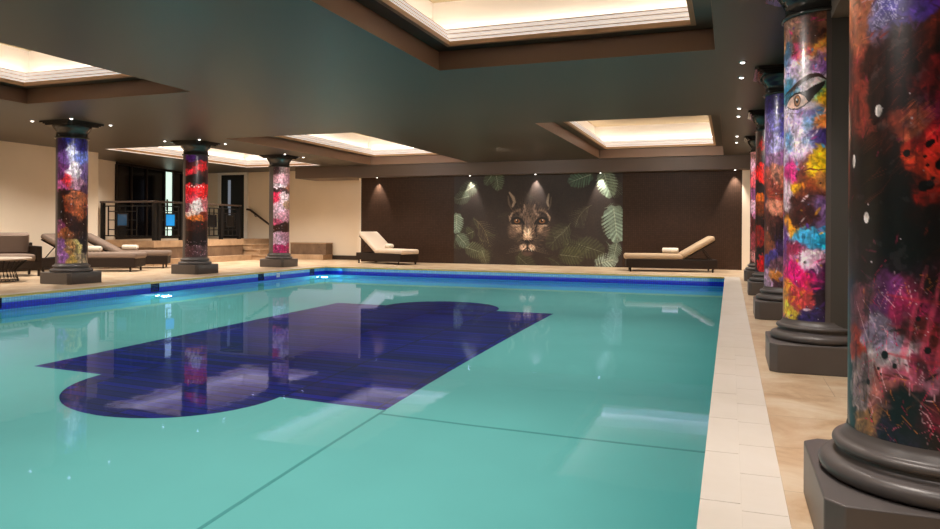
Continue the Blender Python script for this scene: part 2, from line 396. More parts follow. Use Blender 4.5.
# ------------------------------------------------------------------ coffers
def coffer(x0, x1, y0, y1, label, zt=3.06, tray=False):
    t = thing('ceiling_coffer', label, 'ceiling coffer', ((x0+x1)/2, (y0+y1)/2, CZ), group='lit ceiling coffers')
    a, b, c, d = -(x1-x0)/2, (x1-x0)/2, -(y1-y0)/2, (y1-y0)/2
    zt -= CZ; w = .03; ins = .2
    def ring(m, o, i, za, zb, mi=0):       # rectangular ring: outer offset o, inner offset i (inset from the recess)
        for q in ((a+o, a+i, c+o, d-o), (b-i, b-o, c+o, d-o), (a+i, b-i, c+o, c+i), (a+i, b-i, d-i, d-o)): m.box(q[0], q[1], q[2], q[3], za, zb, mi)
        return m
    if not tray:
        ring(MB(), -w, 0, .061, zt+.03).build('recess_wall', M['recess'], t)
        ring(MB(), 0, .004, -.0, .07).build('recess_edge', M['recess'], t)
        ring(MB(), -.0, ins, zt, zt+.03).build('ledge', M['ceiling'], t)
    else:
        ins = .05
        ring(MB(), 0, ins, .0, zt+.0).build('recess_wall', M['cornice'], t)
    ring(MB(), ins-.02, ins+.03, zt-.004, zt+.045).build('frame', M['frame_tan'], t)
    m = MB()                                 # stepped cornice rising and stepping outwards
    prof = [(ins+.03, zt+.045), (ins+.012, zt+.05), (ins+.012, zt+.075), (ins-.01, zt+.10), (ins-.03, zt+.115), (ins-.03, zt+.14), (ins-.06, zt+.17), (ins-.06, zt+.195), (ins-.075, zt+.215), (ins-.15, zt+.215), (ins-.15, zt+.2), (ins-.09, zt+.045)]
    n = len(prof); vs = []
    for o, z in prof: vs += [(a+o, c+o, z), (b-o, c+o, z), (b-o, d-o, z), (a+o, d-o, z)]
    fs = [(i*4+k, i*4+(k+1)%4, ((i+1)%n)*4+(k+1)%4, ((i+1)%n)*4+k) for i in range(n) for k in range(4)]
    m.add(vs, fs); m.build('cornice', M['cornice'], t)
    bd = MB()
    for o_, z_ in ((ins+.006, zt+.076), (ins-.036, zt+.142), (ins-.066, zt+.197)): ring(bd, o_-.002, o_+.006, z_, z_+.009)
    bd.build('cornice_bead', M['bead'], t)
    o = -.14 if not tray else -.3
    H = zt+.62
    ring(MB(), o-.03, o, zt+.03, H).build('cove_wall', M['cove'], t)
    ring(MB(), o, ins-.09, zt+.03, zt+.05).build('cove_shelf', M['cove'], t)
    MB().box(a+o-.03, b-o+.03, c+o-.03, d-o+.03, H, H+.03).build('panel', M['panel'], t)
    s = MB(); e = o+.05
    for q in ((a+e, a+e+.05, c+e+.1, d-e-.1), (b-e-.05, b-e, c+e+.1, d-e-.1), (a+e+.1, b-e-.1, c+e, c+e+.05), (a+e+.1, b-e-.1, d-e-.05, d-e)): s.box(*q, zt+.222, zt+.245)
    s.build('light_strip', M['led'], t)
    return t
coffer(*COF[0], 'large lit ceiling coffer with white cornice at the top edge, nearest over the pool')
coffer(*COF[1], 'lit ceiling coffer with yellowish panel over the far right of the pool')
coffer(*COF[2], 'lit ceiling coffer over the far left of the pool, above the cream lounger')
coffer(*COF[3], 'lit ceiling coffer at the left edge, above and before the first left column')
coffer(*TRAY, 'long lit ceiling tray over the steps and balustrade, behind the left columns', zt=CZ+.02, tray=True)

# ------------------------------------------------------------------ pool
pool = thing('swimming_pool', 'large indoor swimming pool with teal floor, navy inlay and blue mosaic band', 'swimming pool', (0,0,0))
w = .15
def poolring(z0, z1): return MB().box(PX0-w, PX0, PY0-w, PY1+w, z0, z1).box(PX1, PX1+w, PY0-w, PY1+w, z0, z1).box(PX0, PX1, PY0-w, PY0, z0, z1).box(PX0, PX1, PY1, PY1+w, z0, z1)
poolring(-.10, -.0225).build('upper_tile_band', M['tile_light'], pool)
poolring(-.20, -.10).build('blue_tile_band', M['tile_navy'], pool)
poolring(-.30, -.20).build('lower_tile_band', M['tile_light'], pool)
poolring(PD, -.30).build('basin_wall', M['tile_teal'], pool)
MB().box(PX0-w, PX1+w, PY0-w, PY1+w, PD-.1, PD).build('basin_floor', M['pool_floor'], pool)
# inlay: rectangle with a round lobe at both ends
ix0, ix1, iy0, iy1 = -6.50, -2.62, 5.22, 11.1; cx = -4.62; R = 1.0
def lobe_outline():
    p = [(ix0, iy0)]
    for k in range(25): q = PI+PI*k/24; p.append((cx+R*math.cos(q), iy0+R*math.sin(q)))
    p += [(ix1, iy0), (ix1, iy1)]
    for k in range(25): q = PI*k/24; p.append((cx+.05+R*math.cos(q), iy1+R*math.sin(q)))
    return p+[(ix0, iy1)]
# the outline is split in three convex-friendly pieces
m = MB(); m.box(ix0, ix1, iy0, iy1, PD-.01, PD+.004)
m.prism([(cx+R*math.cos(PI+PI*k/32), iy0+R*math.sin(PI+PI*k/32)) for k in range(33)], PD-.01, PD+.004)
m.prism([(cx+.05+R*math.cos(PI*k/32), iy1+R*math.sin(PI*k/32)) for k in range(33)], PD-.01, PD+.004)
m.build('navy_inlay', M['inlay'], pool)
m = MB()
m.box(ix1-.012, ix1+.012, PY0, iy0, PD-.01, PD+.003).box(ix1, PX1, iy0-.11, iy0-.085, PD-.01, PD+.003)
m.build('floor_joint', M['joint'], pool)
# water
wm = bpy.data.materials.new('pool_water'); wm.use_nodes = True
nt = wm.node_tree; N = nt.nodes; L = nt.links
for n_ in list(N): N.remove(n_)
out = N.new('ShaderNodeOutputMaterial'); g = N.new('ShaderNodeBsdfRefraction'); g.inputs['IOR'].default_value = 1.333; g.inputs['Roughness'].default_value = 0; g.inputs['Color'].default_value = (.93,1,.985,1)
gl_ = N.new('ShaderNodeBsdfGlossy'); gl_.inputs['Roughness'].default_value = .03; gl_.inputs['Color'].default_value = (.44,.50,1,1)
fr = N.new('ShaderNodeFresnel'); fr.inputs['IOR'].default_value = 1.333; mx = N.new('ShaderNodeMixShader')
L.new(fr.outputs[0], mx.inputs[0]); L.new(g.outputs[0], mx.inputs[1]); L.new(gl_.outputs[0], mx.inputs[2])
tc = N.new('ShaderNodeTexCoord'); mp = N.new('ShaderNodeMapping'); mp.inputs['Scale'].default_value = (.55,1.5,1); mp.inputs['Rotation'].default_value = (0,0,-.35)
nz = N.new('ShaderNodeTexNoise'); nz.inputs['Scale'].default_value = 2.2; nz.inputs['Detail'].default_value = 2
bu = N.new('ShaderNodeBump'); bu.inputs['Strength'].default_value = .07; bu.inputs['Distance'].default_value = .012
L.new(tc.outputs['Object'], mp.inputs[0]); L.new(mp.outputs[0], nz.inputs['Vector']); L.new(nz.outputs['Fac'], bu.inputs['Height'])
for q_ in (g, gl_, fr): L.new(bu.outputs['Normal'], q_.inputs['Normal'])
L.new(mx.outputs[0], out.inputs[0])
m = MB(); m.add([(PX0, PY0, WZ), (PX1, PY0, WZ), (PX1, PY1, WZ), (PX0, PY1, WZ)], [(0,1,2,3)])
tag(m.build('pool_water', wm), 'still clear teal water filling the swimming pool', 'water', kind='stuff')

# underwater lamps and wall inlets
for i, y in enumerate((4.95, 10.3, 15.68)):
    lab = ['round white underwater lamp near the left edge of the pool', 'glowing underwater lamp in the left pool wall below the second left column', 'glowing underwater lamp in the far left corner of the pool'][i]
    o = MB().lathe([(.055, .0), (.055, .016), (.08, .016), (.085, 0)], 24).build('pool_lamp', M['spot_ring'], pool, loc=(PX0+.003, y, -.62)); o.rotation_euler = (0, PI/2, 0); o['label'] = lab
    MB().lathe([(0, .012), (.055, .012)], 24).build('lamp_lens', M['pool_lamp'], o)
for i, (y, k) in enumerate(((7.25, 0), (10.26, 0), (13.38, 0), (15.45, 0), (14.02, 1))):
    lab = ['dark square skimmer inlet in the left pool wall at the left edge of the photo', 'dark square inlet in the tile band above the nearer pool lamp', 'dark square inlet in the tile band before the third left column',
           'dark square inlet in the tile band near the far left pool corner', 'small pale plate in the tile band below the third left column'][i]
    s = .085 if not k else .045
    b = MB().box(-.01, .008, -s-.012, s+.012, -s*.8-.008, -s*.8).box(-.01, .008, -s-.012, s+.012, s*.8, s*.8+.008).box(-.01, .008, -s-.012, -s, -s*.8, s*.8).box(-.01, .008, s, s+.012, -s*.8, s*.8)
    t = b.build('wall_inlet', M['inlet'] if not k else M['inlet_pale'], pool, loc=(PX0, y, -.10)); t['label'] = lab
    g_ = MB()
    for q in range(5): g_.box(-.01, .004, -s, s, -s*.8+q*s*.32+.001, -s*.8+(q+1)*s*.32-.003)
    g_.build('inlet_grille', M['inlet'] if not k else M['inlet_pale'], t)

# ------------------------------------------------------------------ columns
SR = .255; S0, S1 = .355, 2.545; ART_W = PI*SR; ART_H = S1-S0
def chamf(h, c): return [(-h+c,-h),(h-c,-h),(h,-h+c),(h,h-c),(h-c,h),(-h+c,h),(-h,h-c),(-h,-h+c)]
def arc(cx_, cz, r, a0, a1, n=8): return [(cx_+r*math.cos(a0+(a1-a0)*k/n), cz+r*math.sin(a0+(a1-a0)*k/n)) for k in range(n+1)]
BASE = [(0,.20),(.318,.20)]+arc(.314,.229,.029,-PI/2,PI/2,10)+[(.306,.260),(.300,.262),(.288,.270),(.284,.279),(.290,.286)]+arc(.287,.301,.015,-PI/2,PI/2,8)+[(.276,.318),(.274,.324),(.264,.334),(.259,.345),(.257,.356)]
CAP = [(SR-.002,2.545)]+arc(.262,2.557,.016,-PI/2,PI/2,6)+[(.252,2.578),(.250,2.66),(.262,2.665),(.262,2.68),(.275,2.69),(.295,2.72),(.312,2.75),(.312,2.766)]
protos = {}
def column(x, y, label, art, facing, group):
    """facing: +1 art on the +X half, -1 art on the -X half"""
    t = thing('column', label, 'column', (x, y, 0), group=group)
    if not protos:
        protos['plinth'] = MB().prism(chamf(.362, .05), 0, .20).build('plinth', M['column'], t, bevel=.006)
        protos['base_moulding'] = MB().lathe(BASE, 64).build('base_moulding', M['column'], t)
        protos['capital'] = MB().lathe(CAP, 64).build('capital', M['capital'], t)
        protos['abacus'] = MB().prism(chamf(.32, .05), 2.765, 2.787).prism(chamf(.345, .05), 2.787, 2.806).prism(chamf(.375, .04), 2.806, CZ).build('abacus', M['capital'], t)
        # shaft behind the picture wrap: bare grey
        n = 64
        protos['shaft'] = MB().lathe([(SR-.003, S0-.01), (SR-.003, S1+.01)], n).build('shaft', M['column'], t)
    else:
        for k in list(protos):
            o = protos[k].copy(); C.objects.link(o); o.parent = t
    def fn(u, v):
        if facing > 0: phi = -PI/2-(math.radians(10) if y < 13 else 0)+u*PI
        else: phi = PI/2+u*PI
        return np.stack([SR*np.cos(phi), SR*np.sin(phi), S1-(S1-S0)*v], 1)
    painted_mesh('artwork_wrap', art.grain(.30 if 'painted eye' in label else .5), fn, M['art'], t)
    if facing < 0:
        MB().box(.035, .50, -.25, .25, .202, 2.488).box(.375, .56, -.30, .30, 0, .21).build('pier', M['pier'], t)
    return t
M['art'] = attr_mat('printed_art_wrap', .36, .15, gain=1.1)
M['mural'] = attr_mat('mosaic_print', .6, 0, tile=.03, gain=1.5)

def TR(s): return (1-math.asin(max(-1, min(1, 1-s)))/PI)*ART_W          # right hand columns: visible quarter, s from its left outline to the middle
def conv_r(bl, yv, mir=True):
    """(s, y, rs, ry, colour) on the visible quarter -> canvas metres; the hidden quarter gets a mirror of it"""
    o = []
    for s, y, rx, ry, c in bl:
        X = TR(s); o.append((X, yv(y), rx, ry, c))
        if mir: o.append((ART_W-X, (yv(y)+.35)%ART_H, rx, ry, c))
    return o

K = (.04,.02,.02); DK = (.10,.05,.05)
# column with the large eye
def art_eye():
    cv = Canvas(ART_W, ART_H, 210, 11); yv = lambda y: (y-8)/347*ART_H
    r = .075
    B = [(.15,18,r,.08,(.72,.52,.45)),(.45,14,r,.09,(.25,.12,.11)),(.8,14,r,.08,(.55,.36,.28)),(.35,38,r,.06,(.40,.18,.10)),(.75,34,r,.06,(.28,.12,.09)),
     (.08,50,.05,.06,(.25,.42,.55)),(.42,48,.05,.04,(.90,.10,.45)),(.72,52,.05,.07,(.95,.52,.14)),(.25,66,r,.08,(.76,.66,.86)),(.55,68,r,.07,(.90,.84,.88)),(.86,64,.05,.07,(.48,.30,.62)),(.9,44,.05,.05,(.93,.75,.35)),
     (.1,86,.05,.06,(.20,.50,.62)),(.3,84,r,.05,(.84,.78,.90)),(.7,90,r,.06,(.88,.80,.78)),(.9,96,.04,.05,(.25,.62,.50)),(.92,108,.04,.05,(.95,.78,.12)),
     (.2,128,r,.07,(.84,.78,.90)),(.4,122,.06,.04,(.42,.34,.62)),(.66,126,.04,.08,(.15,.50,.75)),(.86,124,.05,.08,(.93,.50,.20)),(.3,152,r,.09,(.88,.82,.93)),(.52,150,.04,.04,(.40,.62,.88)),(.82,150,.06,.08,(.22,.17,.42)),(.1,150,.04,.1,(.30,.55,.75)),
     (.75,176,.05,.07,(.97,.80,.08)),(.42,174,.07,.06,(.44,.20,.20)),(.12,180,.04,.08,(.82,.20,.52)),(.55,198,.08,.06,(.50,.20,.10)),(.9,196,.05,.06,(.75,.5,.25)),
     (.1,212,.05,.07,(.94,.82,.90)),(.35,200,.05,.04,(.95,.72,.10)),(.7,208,.06,.05,(.35,.18,.14)),(.4,228,.09,.07,(.22,.09,.08)),(.8,228,.06,.07,(.45,.34,.55)),(.18,246,.05,.05,(.94,.62,.15)),
     (.08,262,.04,.07,(.40,.24,.58)),(.5,264,.05,.06,(.25,.65,.85)),(.86,262,.05,.05,(.12,.60,.80)),(.28,276,.07,.05,(.60,.15,.30)),(.5,286,.09,.05,(.93,.85,.93)),(.2,296,.07,.04,(.92,.10,.48)),(.52,302,.06,.04,(.88,.12,.42)),
     (.85,300,.05,.07,(.28,.10,.30)),(.9,282,.04,.05,(.90,.55,.72)),(.1,322,.05,.06,(.95,.60,.18)),(.4,326,.08,.05,(.80,.28,.28)),(.64,344,.07,.05,(.20,.14,.36)),(.15,344,.05,.04,(.95,.78,.25)),(.9,332,.05,.07,(.14,.08,.14))]
    B += [(.45,136,.10,.09,(.86,.80,.93)),(.25,162,.09,.08,(.84,.76,.90)),(.5,62,.09,.06,(.88,.82,.90)),(.15,76,.07,.06,(.84,.78,.92)),(.6,84,.09,.05,(.86,.80,.84))]
    cv.blobs(conv_r(B, yv), (.5,.3,.4), .01, .06, 1.0)
    cv.brush(2600, (.02,.07), (.005,.016), .25, accents=[(.95,.9,.95),(.95,.15,.5),(.1,.08,.12),(.98,.7,.1),(.2,.55,.8),(.35,.2,.55)], pacc=.14)
    p = lambda s, y: (TR(s), yv(y))
    dk = (.07,.035,.03)
    # skin around the eye, then brow, lids and iris
    for s, y, rx, ry in ((.3,104,.10,.05),(.6,112,.09,.04)): cv.ell(*p(s, y), rx, ry, (.88,.78,.80), .8, sharp=2)
    cv.stroke([p(.0,97),p(.15,91),(p(.35,84)),p(.6,79),p(.8,79),p(.98,84)], [.004,.012,.016,.018,.014,.006], (.20,.09,.06), 1, .3)
    for k in range(26):
        s = .05+.9*k/26; y = 98-19*math.sin(min(1,s*1.25)*1.5)
        cv.stroke([p(s, y+1.5), p(min(1,s+.07), y-3.2)], [.003,.001], (.12,.05,.04), .9)
    cv.poly([p(.32,96),p(.5,95),p(.7,90),p(.95,86),p(.96,90),p(.85,96),p(.72,101),p(.6,108),p(.48,111),p(.5,104)], dk, .96)
    cv.poly([p(.06,108),p(.12,101),p(.22,97.5),p(.34,97),p(.46,101),p(.55,108),p(.45,111),p(.32,113.5),p(.18,113),p(.1,111)], (.86,.74,.68), 1)
    cv.stroke([p(.02,110),p(.10,101.5),p(.22,97),p(.35,96.2),p(.48,100),p(.62,106)], [.003,.006,.008,.009,.009,.006], dk, 1, .3)
    cv.stroke([p(.06,109),p(.14,113),p(.30,114.5),p(.46,111.5),p(.58,107)], [.003,.004,.005,.006,.004], dk, 1, .3)
    e = p(.29,105); cv.ell(*e, .030, .045, (.15,.07,.04), 1, sharp=8); cv.ell(*e, .025, .038, (.70,.48,.30), 1, sharp=6); cv.ell(*e, .013, .020, (.03,.02,.02), 1); cv.ell(e[0]-.006, e[1]-.010, .007, .009, (1,1,1), 1)
    cv.stroke([p(.05,116),p(.3,120),p(.6,114)], [.002,.003,.002], (.45,.28,.35), .7)
    # second feature: lips in yellow field
    cv.stroke([p(.4,186),p(.6,183),p(.8,185),p(1,184)], [.004,.008,.006,.004], (.35,.1,.08), .9)
    cv.splat(60, (.002,.006), (.96,.94,.97)); cv.splat(50, (.002,.008), (.06,.04,.08))
    return cv
def art_near():
    cv = Canvas(ART_W, ART_H, 300, 5); yv = lambda y: S1-(1-(y-230)*2.33/716)
    S = lambda x: (x-852)/90
    r = .07
    P = [(858,15,.04,.12,(.62,.36,.26)),(880,8,r,.07,(.26,.24,.55)),(905,12,r,.05,(.30,.16,.55)),(872,26,.05,.05,(.48,.45,.60)),(925,6,.05,.04,(.45,.08,.22)),
     (880,60,.1,.1,(.16,.06,.05)),(915,48,.08,.06,(.36,.12,.08)),(935,60,.06,.06,(.06,.03,.02)),(858,85,.04,.12,(.50,.20,.16)),(925,95,.07,.05,(.42,.09,.10)),(895,95,.08,.06,(.14,.05,.04)),
     (870,105,.05,.04,(.14,.05,.04)),(893,128,.06,.05,(.62,.26,.18)),(905,118,.05,.04,(.55,.14,.30)),(915,136,.05,.04,(.84,.14,.16)),(935,125,.05,.05,(.80,.12,.30)),(932,160,.06,.07,(.88,.18,.14)),(912,160,.04,.06,(.90,.25,.14)),(918,185,.05,.04,(.66,.14,.10)),
     (868,150,.06,.05,(.20,.08,.05)),(870,190,.08,.12,(.06,.03,.02)),(885,220,.09,.10,(.05,.025,.02)),(925,228,.08,.07,(.05,.02,.02)),(938,205,.04,.05,(.42,.07,.06)),(905,205,.06,.04,(.10,.03,.02)),
     (862,262,.04,.05,(.10,.04,.05)),(890,262,.06,.05,(.12,.06,.09)),(880,288,.06,.04,(.45,.20,.45)),(902,278,.05,.05,(.62,.20,.36)),(925,278,.06,.05,(.14,.04,.06)),(905,302,.05,.04,(.65,.16,.36)),
     (862,312,.04,.06,(.45,.25,.28)),(872,325,.05,.05,(.60,.54,.66)),(882,345,.05,.05,(.82,.74,.78)),(894,362,.05,.04,(.86,.42,.52)),(858,345,.03,.05,(.82,.30,.18)),(925,332,.06,.05,(.42,.12,.12)),(936,355,.04,.05,(.66,.42,.52)),(910,345,.05,.04,(.62,.22,.34)),
     (862,378,.04,.05,(.74,.62,.62)),(876,390,.05,.05,(.80,.46,.44)),(866,412,.04,.05,(.66,.46,.28)),(905,402,.09,.08,(.06,.03,.05)),(932,400,.06,.05,(.50,.10,.22)),(890,425,.07,.04,(.16,.10,.20)),(925,430,.07,.04,(.08,.04,.06))]
    B = [(S(x), y, a, b, c) for x, y, a, b, c in P]
    B += [(.3,-40,.1,.1,(.35,.12,.2)),(.8,-40,.1,.1,(.15,.1,.4)),(.3,-100,.1,.1,(.7,.4,.25)),(.8,-110,.1,.12,(.6,.12,.2)),(.5,-170,.12,.12,(.2,.15,.45)),(.9,-200,.1,.1,(.85,.5,.3)),(.2,-210,.1,.1,(.3,.08,.1))]
    cv.blobs(conv_r(B, yv), (.08,.04,.04), .02, .05, 1.5)
    cv.brush(3600, (.012,.05), (.002,.007), .30, accents=[(.05,.02,.02),(.45,.15,.12),(.6,.14,.3),(.2,.07,.05)], pacc=.10)
    cv.a *= .86
    q = lambda x, y: (TR(S(x)), yv(y))
    rs = cv.rs
    # fine lines over the lower half, blue lace at the top
    for k in range(150):
        x = 856+rs.rand()*84; y = 262+rs.rand()*165; a = rs.choice([-.9,-.4,.5,1.2,1.5]); l = 5+rs.rand()*26; w1, w2 = rs.randn(2)*3
        cv.stroke([q(x, y), q(x+l*math.cos(a)*.25+w1, y+l*math.sin(a)*.5+w2), q(x+l*math.cos(a)*.5, y+l*math.sin(a))], [.0006,.0008+rs.rand()*.0016,.0005], [(.88,.38,.5),(.92,.75,.8),(.9,.15,.35),(.5,.12,.3),(.85,.5,.2)][rs.randint(5)], .75)
    for x0, x1 in ((893,912),(908,926),(922,937)): cv.stroke([q(x1, 262), q(x0, 345)], [.007,.012], (.86,.34,.45), .55)
    for y0 in (290, 318, 345): cv.stroke([q(880, y0), q(938, y0+6)], [.004,.010], (.75,.22,.28), .5)
    cv.stroke([q(886,365), q(905,384), q(921,393), q(938,408)], [.002,.004,.002,.003], (.62,.34,.30), .6)
    cv.stroke([q(856,300), q(861,322), q(868,345), q(869,366), q(872,385)], [.001,.002,.0035,.002,.001], (.85,.76,.76), .5)
    for k in range(90):
        x = 866+rs.rand()*26; y = 5+rs.rand()*30; cv.stroke([q(x, y), q(x+rs.randn()*2.5, y+rs.randn()*3)], .0015, (.70,.68,.80), .6)
    for k in range(60):
        x = 888+rs.rand()*22; y = 118+rs.rand()*30; cv.stroke([q(x, y), q(x+10, y-9)], .002, (.80,.42,.28), .5)
    for k in range(60):
        x = 858+rs.rand()*40; y = 45+rs.rand()*160; cv.stroke([q(x, y), q(x+6+rs.rand()*9, y-6-rs.rand()*8)], .0016, (.42,.16,.12), .5)
    for x, y, a, b in ((872,115,.013,.020),(854,160,.012,.024),(863,217,.012,.019)): cv.ell(*q(x, y), a, b, (.93,.90,.88), 1, sharp=8)
    cv.splat(40, (.001,.004), (.9,.86,.9), (TR(.05), yv(90), TR(.7), yv(420)))
    for x, y, a in ((913,151,.010),(916,149,.008),(925,144,.008),(932,140,.010),(937,148,.018),(929,161,.013),(923,170,.015),(925,166,.011),(909,189,.015),(914,188,.013),(895,158,.011),(917,182,.006),(910,162,.005),(912,170,.005),(933,154,.006)):
        cv.ell(*q(x, y), a, a*1.15, (.02,.01,.01), 1, sharp=6)
    for x, y, a in ((878,347,.012),(886,356,.008),(865,376,.008),(913,338,.010),(905,310,.007),(930,364,.008),(873,361,.005),(875,366,.004)): cv.ell(*q(x, y), a, a*1.2, (.03,.02,.03), 1, sharp=6)
    return cv
def art_r3():
    cv = Canvas(ART_W, ART_H, 130, 21); yv = lambda y: (y-93)/(267-93)*ART_H; r = .08
    B = [(.2,98,r,.07,(.26,.20,.50)),(.7,98,r,.08,(.22,.18,.62)),(.4,118,r,.07,(.50,.48,.80)),(.85,122,.06,.08,(.32,.30,.74)),(.1,128,.05,.1,(.45,.36,.55)),(.5,140,r,.07,(.66,.64,.88)),(.85,150,.06,.06,(.55,.35,.55)),(.2,152,r,.05,(.55,.40,.55)),
     (.5,166,r,.06,(.78,.50,.40)),(.15,168,.05,.06,(.62,.30,.26)),(.85,172,.06,.05,(.75,.42,.32)),(.5,180,r,.04,(.60,.28,.20)),(.5,194,r,.05,(.80,.52,.42)),(.85,196,.05,.05,(.62,.30,.22)),(.2,205,.06,.05,(.35,.18,.16)),
     (.6,216,r,.07,(.22,.12,.12)),(.15,225,.05,.07,(.55,.30,.20)),(.85,228,.06,.06,(.24,.16,.32)),(.3,240,.06,.05,(.30,.26,.58)),(.6,246,.06,.06,(.45,.30,.36)),(.9,250,.06,.06,(.55,.45,.72)),(.4,258,.05,.04,(.80,.50,.22)),(.15,262,.05,.05,(.72,.6,.72)),(.8,264,.06,.04,(.35,.2,.25))]
    cv.blobs(conv_r(B, yv), (.3,.2,.3), .01, .05, 1.2)
    cv.brush(900, (.02,.08), (.004,.012), .22, ang=PI/2, accents=[(.9,.88,.95),(.15,.1,.3)], pacc=.10)
    p = lambda s, y: (TR(s), yv(y))
    cv.stroke([p(.15,183),p(.4,179.5),p(.6,181),p(.8,179.5),p(1,182)], [.006,.018,.012,.018,.008], (.55,.16,.14), .9)
    cv.stroke([p(.2,185),p(.6,188),p(1,185)], [.005,.018,.006], (.66,.26,.22), .9); cv.stroke([p(.15,183.5),p(.6,184),p(1,183)], .004, (.12,.04,.04), 1)
    cv.splat(40, (.003,.009), (.92,.92,1))
    return cv
def art_r4():
    cv = Canvas(ART_W, ART_H, 110, 22); yv = lambda y: (y-130)/(258-130)*ART_H; r = .09
    B = [(.3,133,r,.1,(.28,.18,.15)),(.8,133,r,.1,(.12,.06,.05)),(.6,142,r,.06,(.92,.10,.08)),(.2,150,r,.06,(.35,.2,.16)),(.8,155,r,.06,(.08,.04,.04)),(.4,168,r,.06,(.90,.12,.10)),(.85,172,.06,.06,(.95,.25,.12)),(.3,182,r,.05,(.10,.04,.04)),
     (.6,190,r,.05,(.90,.42,.10)),(.3,200,r,.06,(.45,.2,.1)),(.7,212,r,.08,(.16,.06,.05)),(.3,225,r,.07,(.55,.1,.1)),(.7,238,r,.06,(.10,.04,.05)),(.6,250,r,.05,(.85,.12,.14))]
    cv.blobs(conv_r(B, yv), (.1,.05,.05), .01, .06, 1.3); cv.brush(600, (.02,.07), (.005,.014), .25, accents=[(.95,.2,.15),(.05,.03,.03)], pacc=.1); return cv
def art_r5():
    cv = Canvas(ART_W, ART_H, 110, 23); yv = lambda y: (y-150)/(253-150)*ART_H; r = .09
    B = [(.5,153,r,.08,(.80,.55,.55)),(.3,163,r,.06,(.85,.65,.75)),(.8,166,r,.06,(.75,.2,.2)),(.4,176,r,.07,(.9,.35,.4)),(.5,190,r,.07,(.55,.3,.5)),(.3,200,r,.06,(.9,.7,.8)),(.7,206,r,.06,(.85,.5,.7)),(.5,218,r,.07,(.35,.12,.12)),(.4,232,r,.07,(.6,.25,.3)),(.6,245,r,.06,(.75,.5,.5))]
    cv.blobs(conv_r(B, yv), (.4,.2,.2), .01, .06, 1.3); cv.brush(600, (.02,.06), (.005,.014), .3, accents=[(.95,.9,.95),(.8,.1,.2),(.1,.05,.05)], pacc=.15); return cv

def left_map(y_c):
    psi = math.atan2(-y_c, -LX)
    off = PI/2+(math.radians(10) if y_c < 13 else 0)
    return lambda s: (psi+math.asin(max(-1, min(1, 2*s-1)))+off)/PI*ART_W
def conv_l(bl, T, yv):
    o = [(T(s), yv(y), rx, ry, c) for s, y, rx, ry, c in bl]
    return o+[(ART_W+.12-(.0+.45*T(s)), (yv(y)+.5)%ART_H, rx, ry, c) for s, y, rx, ry, c in bl[::3]]
def art_l1():
    cv = Canvas(ART_W, ART_H, 140, 31); yv = lambda y: (y-139)/(263.5-139)*ART_H; T = left_map(LYS[0]); r = .085
    B = [(.2,143,r,.08,(.26,.18,.45)),(.45,141,r,.07,(.20,.26,.80)),(.8,143,r,.08,(.22,.20,.55)),(.5,153,.06,.10,(.80,.84,1)),(.3,158,.06,.07,(.45,.30,.62)),(.78,158,.07,.08,(.42,.50,.85)),(.55,172,.07,.10,(.94,.90,.98)),(.2,170,.06,.08,(.40,.20,.42)),(.9,172,.06,.08,(.38,.30,.50)),
     (.38,181,.07,.07,(.88,.20,.24)),(.65,184,.06,.05,(.70,.52,.62)),(.2,186,.06,.05,(.72,.35,.60)),(.9,188,.05,.06,(.35,.22,.35)),(.3,194,.09,.03,(.20,.07,.07)),(.6,198,.07,.08,(.70,.38,.22)),(.85,200,.06,.07,(.66,.38,.26)),(.38,206,.06,.07,(.50,.22,.13)),(.12,208,.05,.12,(.10,.04,.04)),
     (.7,214,.07,.05,(.66,.34,.20)),(.45,220,.07,.05,(.22,.09,.06)),(.75,226,.08,.05,(.16,.06,.05)),(.12,226,.05,.06,(.50,.22,.42)),(.95,225,.05,.06,(.10,.04,.05)),(.3,234,.06,.06,(.62,.36,.22)),(.65,236,.07,.04,(.28,.16,.12)),(.92,242,.06,.08,(.12,.07,.10)),
     (.15,246,.06,.06,(.48,.32,.60)),(.45,248,.07,.06,(.68,.50,.30)),(.7,246,.05,.05,(.82,.76,.50)),(.2,258,.06,.05,(.58,.38,.68)),(.5,260,.06,.05,(.70,.58,.30)),(.8,258,.06,.05,(.68,.60,.48))]
    cv.blobs(conv_l(B, T, yv), (.3,.15,.2), .008, .05, .8)
    cv.brush(1300, (.015,.06), (.004,.011), .22, ang=PI/2, accents=[(.9,.9,1),(.3,.2,.5),(.1,.05,.05)], pacc=.07)
    p = lambda s, y: (T(s), yv(y))
    # face in profile: closed eye line, cheek, lips at the right side
    cv.stroke([p(.42,197),p(.55,199.5),p(.7,198)], [.004,.010,.004], (.14,.05,.04), .9)
    cv.stroke([p(.35,192.5),p(.55,190.5),p(.78,192)], [.004,.012,.005], (.22,.08,.06), .9)
    cv.stroke([p(.80,206.5),p(.90,205),p(.98,206.5)], [.006,.016,.012], (.42,.10,.10), .95)
    cv.stroke([p(.80,208),p(.9,210),p(.98,209)], [.005,.016,.010], (.50,.14,.12), .95)
    cv.stroke([p(.08,196),p(.2,193),p(.45,192)], [.01,.03,.01], (.1,.04,.04), .8)
    cv.splat(60, (.003,.009), (.95,.90,.8), (0, yv(215), ART_W*.9, yv(262))); cv.splat(30, (.003,.01), (.08,.04,.05))
    return cv
